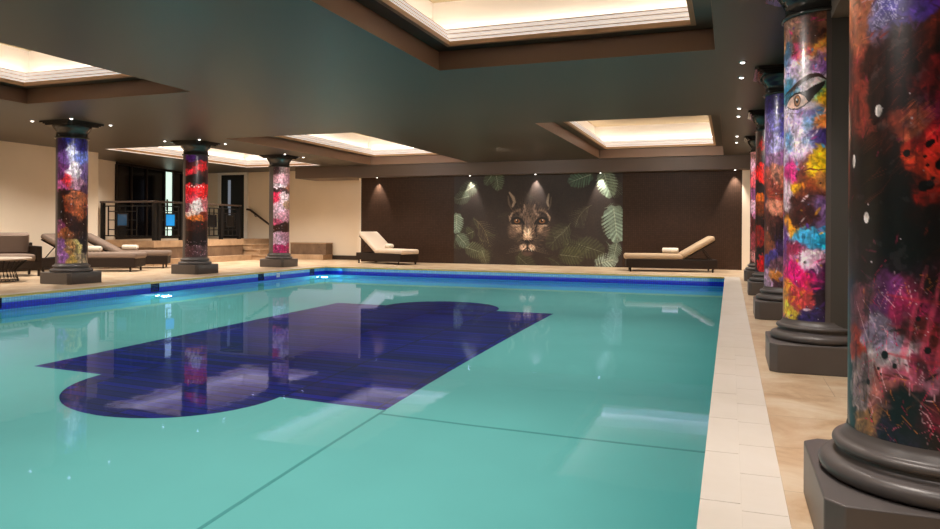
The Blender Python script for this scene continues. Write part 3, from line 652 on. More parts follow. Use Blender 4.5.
def art_l2():
    cv = Canvas(ART_W, ART_H, 130, 32); yv = lambda y: (y-152)/(258-152)*ART_H; T = left_map(LYS[1]); r = .12
    B = [(.3,154,r,.05,(.35,.14,.55)),(.8,154,r,.05,(.18,.08,.25)),(.25,162,r,.05,(.30,.10,.12)),(.2,170,.09,.05,(.78,.14,.20)),(.55,166,.09,.05,(.85,.12,.16)),(.85,161,.09,.05,(.88,.14,.18)),(.85,170,r,.04,(.20,.06,.06)),(.3,178,r,.06,(.08,.04,.03)),(.7,177,r,.06,(.07,.03,.03)),
     (.25,188,.1,.05,(.90,.10,.16)),(.6,186,.1,.05,(.95,.12,.16)),(.9,190,.08,.06,(.85,.08,.10)),(.3,198,.08,.05,(.86,.22,.30)),(.55,203,.10,.07,(.97,.92,.92)),(.85,202,.07,.06,(.80,.45,.48)),(.15,205,.05,.06,(.45,.2,.3)),(.35,212,.08,.04,(.92,.80,.78)),(.55,216,.10,.03,(.90,.48,.20)),(.85,214,.07,.04,(.50,.18,.12)),
     (.3,225,r,.05,(.26,.10,.07)),(.75,226,r,.06,(.20,.08,.06)),(.5,238,.2,.08,(.13,.055,.045)),(.3,250,r,.06,(.30,.18,.20)),(.7,250,r,.06,(.34,.24,.26)),(.9,240,r,.06,(.10,.04,.05))]
    cv.blobs(conv_l(B, T, yv), (.15,.06,.06), .008, .05, .9)
    cv.brush(900, (.012,.05), (.004,.011), .25, accents=[(.06,.03,.03),(.95,.15,.2)], pacc=.07)
    for k in range(8): cv.ell(T(.18+.09*k), yv(184+1.2*(k%2)), .016, .022, (.97,.88,.88), .9, sharp=3)
    cv.splat(70, (.004,.012), (.92,.78,.82), (0, yv(190), ART_W*.8, yv(215))); cv.splat(90, (.004,.015), (.78,.66,.72), (0, yv(240), ART_W*.8, yv(257)), .7); cv.splat(60, (.003,.01), (.05,.02,.03))
    return cv
def art_l3():
    cv = Canvas(ART_W, ART_H, 120, 33); yv = lambda y: (y-167)/(251-167)*ART_H; T = left_map(LYS[2]); r = .11
    B = [(.3,170,r,.06,(.30,.20,.22)),(.75,169,r,.05,(.72,.60,.62)),(.45,178,r,.06,(.76,.58,.64)),(.85,180,r,.05,(.66,.50,.56)),(.4,185,r,.03,(.85,.80,.84)),(.6,190,.16,.03,(.22,.12,.14)),(.9,188,.06,.04,(.6,.4,.3)),(.35,197,.08,.06,(.88,.18,.34)),(.7,198,r,.06,(.84,.76,.80)),(.9,204,.06,.05,(.62,.50,.40)),
     (.4,210,r,.07,(.84,.72,.80)),(.75,213,r,.06,(.78,.58,.66)),(.35,220,.06,.04,(.80,.35,.50)),(.6,226,.18,.045,(.20,.09,.06)),(.4,237,r,.05,(.82,.70,.82)),(.8,236,r,.05,(.68,.50,.60)),(.4,247,r,.04,(.70,.20,.45)),(.8,247,r,.04,(.66,.12,.36))]
    cv.blobs(conv_l(B, T, yv), (.5,.35,.4), .008, .05, .8)
    cv.brush(900, (.012,.05), (.004,.010), .30, accents=[(.95,.92,.95),(.25,.1,.14),(.85,.2,.4)], pacc=.12); cv.splat(110, (.004,.011), (.95,.9,.94)); return cv

RG = 'right hand row of art wrapped columns'; LG = 'left hand row of art wrapped columns'
column(RX, RYS[0], 'nearest column at the right edge, dark red and black paint splashes with white spots', art_near(), -1, RG)
column(RX, RYS[1], 'colourful column wrapped with a large painted eye, second in the right row', art_eye(), -1, RG)
column(RX, RYS[2], 'column with violet streaks above painted lips, third in the right row', art_r3(), -1, RG)
column(RX, RYS[3], 'dark column with bright red patches, fourth in the right row', art_r4(), -1, RG)
column(RX, RYS[4], 'pink speckled column nearest the dark back wall in the right row', art_r5(), -1, RG)
column(LXS[0], LYS[0], 'column with blue streaks and orange face profile beside the lounge sofa', art_l1(), 1, LG)
column(LXS[1], LYS[1], 'column with scarlet bands and white burst, middle one of the left row', art_l2(), 1, LG)
column(LXS[2], LYS[2], 'pink and white mottled column before the steps, farthest of the left row', art_l3(), 1, LG)

# ------------------------------------------------------------------ downlights
spots = []
dl = None
def downlight(x, y, z, label, group, e=28, cone=85, tilt=(0,0)):
    global dl
    if dl is None:
        dl = thing('downlight', label, 'downlight', (x, y, z), group=group)
        MB().lathe([(0,-.020),(.014,-.018),(.024,-.010),(.026,-.001)], 20).build('lens', M['spot'], dl)
        MB().lathe([(.026,-.002),(.028,-.009),(.040,-.009),(.044,0)], 20).build('ring', M['spot_ring'], dl)
    else: dup(dl, (x, y, z), 0, label, group)
    l = bpy.data.lights.new('spot_beam', 'SPOT'); l.energy = e; l.spot_size = math.radians(cone); l.spot_blend = .7; l.shadow_soft_size = .03; l.color = (1,.89,.80)
    o = bpy.data.objects.new('spot_beam', l); C.objects.link(o); o.location = (x, y, z-.03); o.rotation_euler = (math.radians(tilt[0]), math.radians(tilt[1]), 0)
cn = ['orange face column', 'scarlet band column', 'pink mottled column']
for i, y in enumerate(LYS):
    LX = LXS[i]
    for dx, dy, w_ in ((-.47,-.40,'left'), (.44,-.40,'front'), (.44,.42,'right'), (-.47,.42,'rear')):
        downlight(LX+dx, y+dy, CZ, 'small ceiling downlight at the %s corner of the capital of the %s' % (w_, cn[i]), 'downlights round the left capitals', 30)
for k, (y, l_) in enumerate(((2.2,''), (3.0,''), (5.05,''), (6.0,''), (8.38,'nearer one beside the violet streaked column capital'), (9.21,'farther one beside the violet streaked column capital'), (11.53,'nearer one beside the dark red patched column capital'), (12.33,'farther one beside the dark red patched column capital'), (14.94,'nearer one beside the pink speckled column capital'), (16.0,'farther one beside the pink speckled column capital'))):
    if l_: downlight(.12, y, CZ, 'small ceiling downlight, '+l_, 'downlights along the right columns', 42)
    else:
        l = bpy.data.lights.new('spot_beam', 'SPOT'); l.energy = 42; l.spot_size = 1.4; l.spot_blend = .7; l.shadow_soft_size = .05; l.color = (1,.89,.80)
        o = bpy.data.objects.new('spot_beam', l); C.objects.link(o); o.location = (.12, y, CZ-.03)
for x, l_ in ((-9.82,'at the left end over the cream lounger'), (-6.9,'over the left part of the leafy mural'), (-5.0,'over the big cat face'), (-3.23,'over the right end of the leafy mural'), (.11,'at the right end by the columns')):
    downlight(x, 18.97, 2.5, 'pinpoint downlight above the dark back wall, '+l_, 'downlights above the back wall', 120, 58, (11,0))

# ------------------------------------------------------------------ mural
def make_mural():
    Wm, Hm = 4.76, 2.49
    cv = Canvas(Wm, Hm, 105, 3); rs = cv.rs
    n1 = fbm(cv.H, cv.W, 5, 9, rs)
    cv.a[:] = np.array((.17,.125,.10)); cv.a += (n1[..., None]-.5)*np.array((.05,.045,.03))
    px = lambda x, y: ((x-454)/167*Wm, (y-174.5)/89.5*Hm)
    sc = Wm/167
    gg = [(.52,.60,.50),(.42,.50,.42),(.60,.66,.56)]
    def monstera(x, y, r, ang, c, al, lobes=6):
        cx_, cy_ = px(x, y); r *= sc
        ax = (math.cos(ang), math.sin(ang)); nx = (-ax[1], ax[0])
        P_ = lambda u_, v_: (cx_+ax[0]*r*u_+nx[0]*r*v_, cy_+ax[1]*r*u_+nx[1]*r*v_)
        hp = []
        for k in range(40):
            q = 2*PI*k/40; rr = 1.0+.10*math.cos(2*q)-.16*max(0, math.cos(q-PI))**6+.05*math.sin(9*q)
            hp.append(P_(math.cos(q)*rr*1.0, math.sin(q)*rr*.72))
        cv.poly(hp, np.array(c)*.72, al*.9)
        for sd in (-1, 1):
            for k in range(lobes+1):
                f = -.75+1.5*k/(lobes+1); b = P_(f, 0); tip = P_(f+.38, sd*.70*math.sqrt(max(.05, 1-(f+.38)**2)) if f+.38 < 1 else sd*.2)
                cv.stroke([b, tip], [r*.05, r*.10], c, al*(.4+.6*rs.rand()), .6)
                f2 = f+.12; e_ = P_(f2+.50, sd*.95); m2 = P_(f2+.17, sd*.36)
                cv.stroke([m2, e_], [r*.015, r*.075], (.15,.115,.09), min(1, al*1.1), .3)
        cv.stroke([(cx_-ax[0]*r*.8, cy_-ax[1]*r*.8), (cx_+ax[0]*r, cy_+ax[1]*r)], [.012,.004], (.72,.76,.66), al*.8)
    def palm(x, y, L_, ang, c, al, n=14, bend=.5):
        p0 = px(x, y); L_ *= sc; pts = []
        for k in range(n+1):
            f = k/n; a = ang+bend*f; pts.append((p0[0]+math.cos(a)*L_*f, p0[1]+math.sin(a)*L_*f))
        cv.stroke(pts, [.008]*(n)+[.003], c, al)
        for k in range(2, n):
            a = math.atan2(pts[k+1][1]-pts[k][1], pts[k+1][0]-pts[k][0]); l = L_*.5*math.sin(PI*(k/n)**.7*.95+.1)
            for sd in (-1, 1):
                b = a+sd*.8; q = (pts[k][0]+math.cos(b)*l, pts[k][1]+math.sin(b)*l+l*.15)
                cv.stroke([pts[k], q], [.010,.002], c, al*(.5+.5*rs.rand()))
    # foliage, from the dim ones to the bright ones
    for k in range(26):
        x = 456+rs.rand()*160; y = 228+rs.rand()*34
        if 500 < x < 560 and y < 252: continue
        (monstera if rs.rand() < .5 else palm)(x, y, 7+rs.rand()*9, rs.rand()*6.28, (.34,.37,.24), .25+.25*rs.rand())
    for k in range(8):
        palm(456+rs.rand()*160, 180+rs.rand()*60, 14, rs.rand()*6.28, (.30,.30,.22), .25)
    palm(475, 218, 32, .55, (.50,.46,.34), .6); palm(480, 235, 26, .9, (.42,.42,.30), .5)
    palm(572, 222, 22, 2.0, (.46,.48,.38), .6, bend=.4); palm(592, 205, 26, 2.7, (.45,.46,.36), .6, bend=-.5)
    monstera(499, 179, 10, 1.4, (.42,.50,.38), .7); monstera(491, 178, 7, 2.2, (.36,.44,.32), .6)
    monstera(582, 179, 12, 2.8, (.34,.48,.38), .75); monstera(606, 184, 13, 1.3, (.56,.66,.56), .85); palm(608, 176, 22, .9, (.50,.56,.46), .8)
    monstera(470, 188, 11, 2.6, (.34,.40,.32), .55); monstera(463, 197, 9, 2.9, (.36,.42,.34), .5)
    monstera(457, 222, 10, 1.6, (.60,.70,.62), .9); monstera(463, 240, 9, .8, (.46,.54,.46), .7); monstera(476, 250, 11, .3, (.42,.46,.34), .6); monstera(486, 256, 8, 1.2, (.44,.44,.32), .5)
    monstera(614, 222, 17, 1.45, (.58,.68,.60), .95, 7); palm(606, 240, 18, .8, (.52,.60,.52), .8); palm(604, 208, 16, -.3, (.5,.58,.5), .7)
    monstera(605, 259, 11, -.3, (.66,.74,.68), .95); monstera(614, 248, 8, 1.8, (.50,.58,.50), .7); monstera(590, 246, 14, .3, (.34,.36,.24), .5); monstera(572, 254, 12, .1, (.36,.38,.24), .5); palm(548, 256, 20, .1, (.36,.40,.28), .5)
    # big cat face. g maps the small face sketch (470 x 529) to the wall
    g = lambda a, b: px(490+a/5.875, 170+b/5.875)
    def E(a, b, ra, rb, c, al=1, ang=0, sh=2.5): cv.ell(*g(a, b), ra*sc/5.875, rb*sc/5.875, c, al, ang, sh)
    def Sx(pts, r, c, al=1, so=.6): cv.stroke([g(*p) for p in pts], [q*sc/5.875 for q in (r if isinstance(r, list) else [r]*len(pts))], c, al, so)
    E(243, 300, 150, 190, (.24,.19,.16), .95, 0, 1.2); E(240, 330, 108, 130, (.42,.34,.28), .8, 0, 1.4); E(150, 345, 40, 60, (.5,.41,.34), .6, .2, 1.5); E(330, 345, 40, 60, (.46,.38,.31), .6, -.2, 1.5)
    for k in range(60):
        a_ = 130+rs.rand()*220; b_ = 170+rs.rand()*110; E(a_, b_, 3+rs.rand()*5, 2+rs.rand()*3, (.09,.065,.055), .75, rs.rand()*3)
    fur = (.76,.66,.56); br = (.56,.46,.38)
    Sx([(128,130),(150,160),(158,185),(146,212)], [7,14,12,8], (.66,.58,.50), .85); Sx([(120,150),(126,195),(142,225)], [5,9,6], (.42,.36,.30), .7)
    Sx([(358,140),(354,165),(350,190),(356,210)], [5,10,10,6], (.60,.54,.46), .8); Sx([(372,160),(368,200),(356,230)], [4,8,5], (.38,.33,.28), .7)
    # forehead marks, brows and eye surrounds
    for sd, cx_ in ((-1,176),(1,318)):
        m_ = lambda a: cx_+(a-176 if sd < 0 else 176-a)
        Sx([(m_(140),262),(m_(160),240),(m_(190),232),(m_(214),240)], [6,11,12,6], br, .75, 1); Sx([(m_(135),300),(m_(132),275),(m_(146),252)], [8,10,7], fur, .7)
        Sx([(m_(196),262),(m_(214),250),(m_(222),225),(m_(215),200)], [9,10,8,4], (.50,.42,.36), .8)
        Sx([(m_(170),250),(m_(182),262)], [6,6], (.12,.08,.07), .8); Sx([(m_(200),225),(m_(206),245)], [5,6], (.12,.08,.07), .8)
        E(m_(172), 296, 42, 26, (.10,.065,.05), 1, 0, 3); E(m_(168), 322, 34, 8, fur, .7)
        E(m_(174), 296, 21, 15, (.50,.33,.17), 1, 0, 3); E(m_(175), 295, 8, 9, (.02,.01,.01), 1, 0, 6); E(m_(170), 290, 3.5, 3.5, (.9,.85,.8), 1, 0, 6)
        Sx([(m_(132),302),(m_(150),284),(m_(176),276),(m_(202),290),(m_(214),312)], [4,6,7,7,8], (.05,.03,.03), 1)
        Sx([(m_(142),306),(m_(172),314),(m_(204),308)], [3,5,6], (.05,.03,.03), 1)
        E(m_(186), 345, 22, 24, (.66,.54,.44), .85, .3, 2); E(m_(160), 350, 16, 20, (.40,.32,.26), .7, 0, 1.5)
        Sx([(m_(208),318),(m_(212),350),(m_(206),385)], [7,7,5], (.09,.06,.05), .8)
    cv.poly([g(222,335), g(256,335), g(262,380), g(258,405), g(212,405), g(208,380)], (.66,.54,.44), .9)
    E(236, 366, 24, 36, (.88,.76,.64), .9, 0, 2); E(236, 318, 14, 34, (.40,.33,.29), .8, 0, 2)
    Sx([(206,408),(236,414),(266,408)], [6,10,6], (.10,.06,.06), 1); cv.poly([g(214,408), g(258,408), g(246,424), g(226,424)], (.08,.05,.05), 1)
    for sx in (-1, 1):
        E(236+sx*25, 448, 26, 22, (.80,.68,.58), 1, sx*.3, 2.5); E(236+sx*16, 460, 14, 8, (.90,.80,.72), .9)
        for k in range(5): E(236+sx*(20+7*(k%3)), 440+7*(k//2), 2.6, 2.0, (.2,.13,.1), .9)
    Sx([(236,420),(236,445)], [4,3], (.05,.03,.03), 1); Sx([(200,470),(220,462),(236,446),(252,462),(272,470)], [3,4,4,4,3], (.06,.03,.03), 1)
    E(236, 485, 40, 18, (.34,.25,.22), .8, 0, 2)
    for sx in (-1, 1):
        for k in range(6): Sx([(236+sx*34, 446+k*4), (236+sx*(85+8*k), 436+k*10)], [1.4,.8], (.6,.52,.45), .5)
    for k in range(1300):   # fur strokes
        a = rs.rand()*6.28; q = rs.rand()**.6; x = 240+math.cos(a)*120*q; y = 320+math.sin(a)*150*q
        d = math.atan2(y-390, x-237); l = 8+rs.rand()*8
        src = cv.a[min(cv.H-1, int(g(x, y)[1]*cv.res)), min(cv.W-1, int(g(x, y)[0]*cv.res))]
        if min(math.dist((x, y), (174, 296)), math.dist((x, y), (320, 296))) > 30: Sx([(x, y), (x+math.cos(d)*l, y+math.sin(d)*l)], [2.4,.8], np.clip(src*(1.3 if rs.rand() < .55 else .6), 0, 1), .7)
    t = tag(painted_mesh('wall_mural', cv, lambda u, v: np.stack([-7.42+u*Wm, np.full_like(u, BWY-.006), 2.495-v*Hm], 1), M['mural'], None, False),
        'dark mosaic wall mural of a big cat face among jungle leaves', 'mural')
    return t
make_mural()

# ------------------------------------------------------------------ loungers, sofa, table
def pillow(x0, x1, y0, y1, z0, z1, mt, name, parent, rot=None, loc=None, rad=.05):
    """soft box: bevelled, slightly crowned cushion"""
    nx, ny = 12, 8; vs = []; mbx = MB()
    def P(i, j, top):
        u = i/nx; v = j/ny; x = x0+(x1-x0)*u; y = y0+(y1-y0)*v
        eu = min(u, 1-u)*(x1-x0); ev = min(v, 1-v)*(y1-y0)
        k = 1-max(0, 1-min(eu, rad)/rad)**2*.0
        crown = .012*math.sin(PI*u)*math.sin(PI*v)
        return (x, y, (z1+crown) if top else z0)
    for top in (0, 1):
        for j in range(ny+1):
            for i in range(nx+1): vs.append(P(i, j, top))
    n = (nx+1)*(ny+1); W_ = nx+1; fs = []
    for j in range(ny):
        for i in range(nx):
            a = j*W_+i; fs.append((a, a+W_, a+W_+1, a+1)); fs.append((a+n, a+n+1, a+n+W_+1, a+n+W_))
    ring = [i for i in range(W_)]+[j*W_+nx for j in range(1, ny+1)]+[ny*W_+i for i in range(nx-1, -1, -1)]+[j*W_ for j in range(ny-1, 0, -1)]
    for a, b in zip(ring, ring[1:]+ring[:1]): fs.append((a, b, b+n, a+n))
    mbx.add(vs, fs, 0, True)
    o = mbx.build(name, mt, parent, bevel=rad)
    if rot: o.rotation_euler = rot
    if loc: o.location = loc
    return o
def lounger(label, loc, rz, cm, back=.62, group='pool loungers', L_=2.0, ang=42):
    t = thing('sun_lounger', label, 'sun lounger', loc, rz, group)      # foot at x=0, head at x=L_
    w_ = .35; f = MB(); f.box(.02, L_-.02, -w_, -w_+.05, .10, .30).box(.02, L_-.02, w_-.05, w_, .10, .30).box(.02, .07, -w_+.05, w_-.05, .10, .30).box(L_-.07, L_-.02, -w_+.05, w_-.05, .10, .30)
    for k in range(12): f.box(.10+k*.15, .16+k*.15, -w_+.05, w_-.05, .24, .27)
    f.build('frame', M['wicker'], t, bevel=.01)
    for x in (.12, L_-.12):
        for y in (-w_+.03, w_-.03): MB().box(x-.018, x+.018, y-.018, y+.018, 0, .14).build('leg', M['legs'], t)
    hx = L_-.82
    pillow(-.02, hx+.04, -w_+.01, w_-.01, .285, .42, cm, 'seat_cushion', t, rad=.05)
    a = math.radians(ang)
    pillow(0, .88, -w_+.01, w_-.01, 0, .125, cm, 'back_cushion', t, (0, -a, 0), (hx+.02, 0, .31), .05)
    b = MB(); b.box(0, .84, -w_+.04, w_-.04, -.035, -.005)
    o = b.build('backrest_board', M['wicker'], t, bevel=.008); o.rotation_euler = (0, -a, 0); o.location = (hx+.02, 0, .31)
    b = MB(); b.tube([(hx+.50, -.25, .31+.50*math.tan(a)*.9-.04), (L_-.12, -.25, .29)], .012).tube([(hx+.50, .25, .31+.50*math.tan(a)*.9-.04), (L_-.12, .25, .29)], .012)
    b.tube([(hx+.50, -.25, .31+.50*math.tan(a)*.9-.04), (hx+.50, .25, .31+.50*math.tan(a)*.9-.04)], .012).build('back_support', M['legs'], t)
    return t
def towel(label, loc, rz, r=.065, l=.36):
    n = 40; prof = []
    m_ = MB()
    pts = []
    for k in range(61):
        a = k/60*2*PI*2.6; q = .018+(r-.018)*k/60; pts.append((q*math.cos(a), q*math.sin(a)))
    vs = []
    for y in (-l/2, l/2): vs += [(p[0], y, p[1]) for p in pts]
    vs2 = []
    for y in (-l/2, l/2): vs2 += [(p[0]*.86, y, p[1]*.86) for p in pts]
    K_ = len(pts)
    m_.add(vs, [(i, i+1, i+1+K_, i+K_) for i in range(K_-1)], 0, True)
    m_.lathe([(0,0),(r*.94,0),(r*.97,.015),(r*.97,l-.015),(r*.94,l),(0,l)], 24)
    v0 = len(m_.v)-24*6
    for i in range(v0, len(m_.v)): x, y, z = m_.v[i]; m_.v[i] = (x, z-l/2, y)
    o = m_.build('rolled_towel', M['towel']); o.location = (loc[0], loc[1], loc[2]+r+.0); o.rotation_euler = (0, 0, rz)
    return tag(o, label, 'towel', 'rolled towels on the loungers')
def place(lx, ly, loc, rz): return (loc[0]+lx*math.cos(rz)-ly*math.sin(rz), loc[1]+lx*math.sin(rz)+ly*math.cos(rz))
LO = [('tan lounger with raised back against the dark wall, right of the mural', (-2.40,17.66,0), math.atan2(.36,2.0), M['cush_tan'], 'cream rolled towel on the lounger right of the mural', 31),
      ('cream cushioned lounger left of the mural, in front of the dark wall', (-8.22,17.85,0), math.atan2(.37,-.93), M['cush_cream'], 'cream rolled towel on the cream lounger left of the mural', 35),
      ('taupe lounger directly behind the orange face column, foot end to the pool', (-12.55,12.72,0), math.atan2(-.43,-.9), M['cush_grey'], 'rolled towel beside the orange face column, on the nearer taupe lounger', 30),
      ('taupe lounger at the foot of the balustrade platform, behind another lounger', (-13.0,14.1,0), math.atan2(-.6,-.8), M['cush_grey'], 'rolled towel on the rear taupe lounger, below the balustrade', 30)]
for lab, loc, rz, cm, tl, ag in LO:
    LL = {14.1: 1.95, 17.85: 1.9, 17.66: 2.12}.get(loc[1], 2.08)
    lounger(lab, loc, rz, cm, L_=LL, ang=ag)
    x, y = place(LL-.82-.23, 0, loc, rz)
    towel(tl, (x, y, .436), rz+1.25)

# sofa (its far end and cushions are in view)
t = thing('lounge_sofa', 'dark wicker lounge sofa with taupe cushions at the left edge', 'sofa', (-13.79, 9.87, 0), math.radians(-25.5))
f = MB(); f.box(-.42, .40, -1.0, 1.0, .14, .30)
f.build('frame', M['wicker'], t, bevel=.015)
MB().box(-.42, -.34, -1.0, 1.0, .30, .66).build('back_frame', M['wicker'], t, bevel=.015)
for y in (-1.0, .9): MB().box(-.34, .40, y, y+.10, .30, .60).build('arm', M['wicker'], t, bevel=.015)
for x in (-.38, .36):
    for y in (-.95, .95): MB().box(x-.02, x+.02, y-.02, y+.02, 0, .14).build('leg', M['legs'], t)
for y in (-.895, .003): pillow(-.33, .41, y, y+.89, .30, .44, M['cush_grey'], 'seat_cushion', t, rad=.045)
for y in (-.89, .005): pillow(0, .40, y, y+.885, 0, .16, M['cush_grey'], 'back_cushion', t, (0, -math.radians(76), 0), (-.16, 0, .45), .06)
# round wire table
t = thing('coffee_table', 'round coffee table with pale top and dark wire base before the sofa', 'table', (-12.45, 9.22, 0))
MB().lathe([(0,.395),(.55,.395),(.565,.405),(.565,.418),(.55,.428),(0,.428)], 56).build('table_top', M['stone_top'], t)
b = MB()
for k in range(32):
    a = 2*PI*k/32; b.tube([(.50*math.cos(a), .50*math.sin(a), .393), (.30*math.cos(a+.12), .30*math.sin(a+.12), .2), (.36*math.cos(a+.2), .36*math.sin(a+.2), .012)], .006, 5)
b.build('wire_base', M['black'], t)
b = MB()
for r_, z in ((.50,.388), (.36,.012)): b.tube([(r_*math.cos(2*PI*k/40), r_*math.sin(2*PI*k/40), z) for k in range(41)], .009, 6)
b.build('base_ring', M['black'], t)

# ------------------------------------------------------------------ landing, steps, balustrade
PLX, PLY, PLZ = -14.1, 14.72, .64
b = MB(); b.box(-18.1, PLX, PLY, 18.38, .46, PLZ).box(-18.1, PLX-.45, 18.38, 19.95, .46, PLZ); b.build('trim_9', M['step'])['kind'] = 'structure'
b = MB(); b.box(-18.1, PLX-.02, PLY+.02, 18.36, .16, .46).box(-18.1, PLX-.46, 18.36, 19.95, .16, .46); b.build('trim_10', M['step_dark'])['kind'] = 'structure'
b = MB(); b.box(-18.1, PLX+.28, PLY-.28, 18.4, 0, .16); b.build('trim_11', M['step'])['kind'] = 'structure'
t = thing('stone_steps', 'tan stone steps rising to the landing beside the third left column', 'steps', (PLX-.45, 19.9, 0))
for k in range(4):
    z1_ = .64-.16*k; x1_ = .05+.30*(k+0); y0_ = -1.30-.06*k
    s_ = MB().box(0, x1_+.30, y0_, .04, z1_-.16, z1_-.03).build('riser', M['step_dark'] if k == 3 and 0 else M['step'], t)
    MB().box(0, x1_+.32, y0_-.02, .04, z1_-.03, z1_).build('tread', M['step'], t)
tag(MB().box(-13.2, -11.9, 19.55, 19.94, .16, .50).box(-13.2, -11.88, 19.53, 19.94, .50, .53, 1).box(-13.2, -11.88, 19.35, 19.94, 0, .16, 1).build('stone_bench', [M['step_dark'], M['step']]), 'low brown stone bench along the cream wall behind the third left column', 'bench')
# balustrade
def balustrade(label, p0, p1, n, mats, sh=0):
    d = math.hypot(p1[0]-p0[0], p1[1]-p0[1]); t = thing('balustrade', label, 'balustrade', (*p0, PLZ), math.atan2(p1[1]-p0[1], p1[0]-p0[0]), 'landing balustrade')
    MB().box(-.08, d+.08, -.045, .045, 1.0, 1.05).build('top_rail', M['rail'], t, bevel=.01)
    MB().box(0, d, -.015, .015, .10, .13).build('bottom_rail', M['black'], t)
    MB().box(0, d, -.015, .015, .90, .93).build('upper_rail', M['black'], t)
    for k in range(n+1):
        x = d*k/n; MB().box(x-.045, x+.045, -.045, .045, 0, 1.0).build('post', M['black'], t)
        if k < n:
            c_ = x+d/n/2+sh; h = d/n/2-abs(sh)
            b = MB()
            for q in (-.72, .72): b.box(c_+q*h-.014, c_+q*h+.014, -.012, .012, .13, .90)
            b.box(c_-.72*h, c_+.72*h, -.012, .012, .27, .295).box(c_-.72*h, c_+.72*h, -.012, .012, .76, .785)
            for q in (-.1, .1): b.box(c_+q-.012, c_+q+.012, -.012, .012, .13, .38).box(c_+q-.012, c_+q+.012, -.012, .012, .70, .90)
            b.box(c_-.72*h, c_-.2, -.012, .012, .53, .55).box(c_+.2, c_+.72*h, -.012, .012, .53, .55)
            b.build('lattice', M['black'], t)
            s = MB(); 
            for q in ((-.20,-.165,.36,.73),(.165,.20,.36,.73),(-.165,.165,.36,.395),(-.165,.165,.695,.73)): s.box(c_+q[0], c_+q[1], -.02, .02, q[2], q[3])
            f_ = s.build('panel_frame', M['black'], t)
            tag(MB().box(c_-.165, c_+.165, -.008, .008, .395, .695).build('blue_panel', M[mats[k]], t), 'dark glass square' if mats[k] == 'glass_dark' else 'blue glass square')
    return t
balustrade('dark balustrade with square panels along the front of the landing, above the loungers', (-15.95, PLY+.1), (PLX-.08, PLY+.1), 1, ('blue_dim',), -.2)
balustrade('dark balustrade with bright blue square along the side of the landing', (PLX-.08, PLY+.24), (PLX-.08, 18.25), 4, ('blue', 'glass_dark', 'glass_dark', 'glass_dark'))
# wall handrail
t = thing('handrail', 'dark sloping handrail fixed to the cream wall above the steps', 'handrail', (0,0,0))
MB().tube([(-15.12,19.86,1.60), (-14.98,19.86,1.58), (-13.85,19.86,.86)], .034, 8).build('rail', M['rail'], t)
for x, z in ((-14.8,1.44), (-14.0,.93)): MB().tube([(x,19.86,z), (x,19.87,z-.06), (x,19.95,z-.08)], .012, 6).build('bracket', M['black'], t)
# far door with glazed slot
t = thing('door_1', None, None, (-15.72, 19.95, PLZ)); t['kind'] = 'structure'
MB().box(-.47, .47, -.05, .0, 0, 2.12).build('door_leaf', M['door'], t, bevel=.004)
MB().box(-.60, -.47, -.07, .0, 0, 2.28).box(.47, .60, -.07, 0, 0, 2.28).box(-.47, .47, -.07, 0, 2.12, 2.28).build('door_frame', M['white_trim'], t)
MB().box(-.19, -.08, -.056, -.049, .55, 1.95).build('door_glass', mat('pale_door_glass', (.25,.27,.34), .1, emit=(.3,.33,.45), estr=.35), t)
MB().box(-.42, -.39, -.09, -.05, .95, 1.15).build('door_handle', M['spot_ring'], t)
# dark glazed screen on the landing
g0 = Vector((-16.35, 15.62)); g1 = Vector((-17.25, 19.2)); dv = g1-g0; gl = dv.length
t = thing('window_1', None, None, (g0.x, g0.y, PLZ), math.atan2(dv.y, dv.x)); t['kind'] = 'structure'
f = MB(); f.box(0, gl, -.05, .05, 2.13, 2.22).box(0, gl, -.05, .05, 0, .05)
cols = [0, .20, .42, .70, .84, 1.0]
for k in cols: f.box(k*gl-.035, k*gl+.035, -.05, .05, .05, 2.13)
f.build('window_frame', M['door'], t)
for k in range(5):
    a_, b_ = cols[k]*gl+.035, cols[k+1]*gl-.035
    if k != 3: MB().box(a_, b_, -.012, .012, .05, 2.13).build('pane', M['glass_dark'], t)
    else:
        MB().box(a_, b_, -.012, .012, .05, 2.13).build('lit_pane', M['glass_lit'], t)
        MB().box(a_+.1, a_+.14, -.06, -.012, .9, 1.25).build('door_handle', M['black'], t)
nrm = Vector((dv.y, -dv.x)).normalized()
def slantwall(p, q, z0, z1, name, th=.15):
    d = (q-p); n_ = Vector((-d.y, d.x)).normalized()*th
    tag(MB().prism([(p.x, p.y), (q.x, q.y), (q.x+n_.x, q.y+n_.y), (p.x+n_.x, p.y+n_.y)], z0, z1).build(name, M['cream']), kind='structure')
slantwall(g0, g1, PLZ+2.22, 3.2, 'wall_landing')
slantwall(g0-dv.normalized()*2.1, g0, 0, 3.2, 'wall_landing_left')
slantwall(g1, g1+dv.normalized()*.72, .2, 3.2, 'wall_landing_right')

# ------------------------------------------------------------------ lights
def area(loc, size, e, col=(1,.82,.64), rot=(0,0,0), sy=None, name='soft_light'):
    l = bpy.data.lights.new(name, 'AREA'); l.energy = e; l.size = size; l.color = col; l.shape = 'RECTANGLE'; l.size_y = sy or size
    o = bpy.data.objects.new(name, l); C.objects.link(o); o.location = loc; o.rotation_euler = rot; return o
UW = (.80,1.0,.98)
for i in range(2):
    for j in range(4): area((-7.3+i*4.75, -.9+j*4.85, -.24), 4.3, 47, UW, sy=4.4, name='underwater_fill')  # added unseen panels below the surface that brighten the pool floor
area((PX0+.5, 8, -.09), 17, 18, (.75,.95,1), rot=(0, math.radians(90), 0), sy=.08, name='tile_band_fill')  # added unseen strip over the water, brightens the left tile band
for o_ in [bpy.data.objects['tile_band_fill']]: o_.rotation_euler = Vector((-1,0,-.05)).to_track_quat('-Z','Y').to_euler()
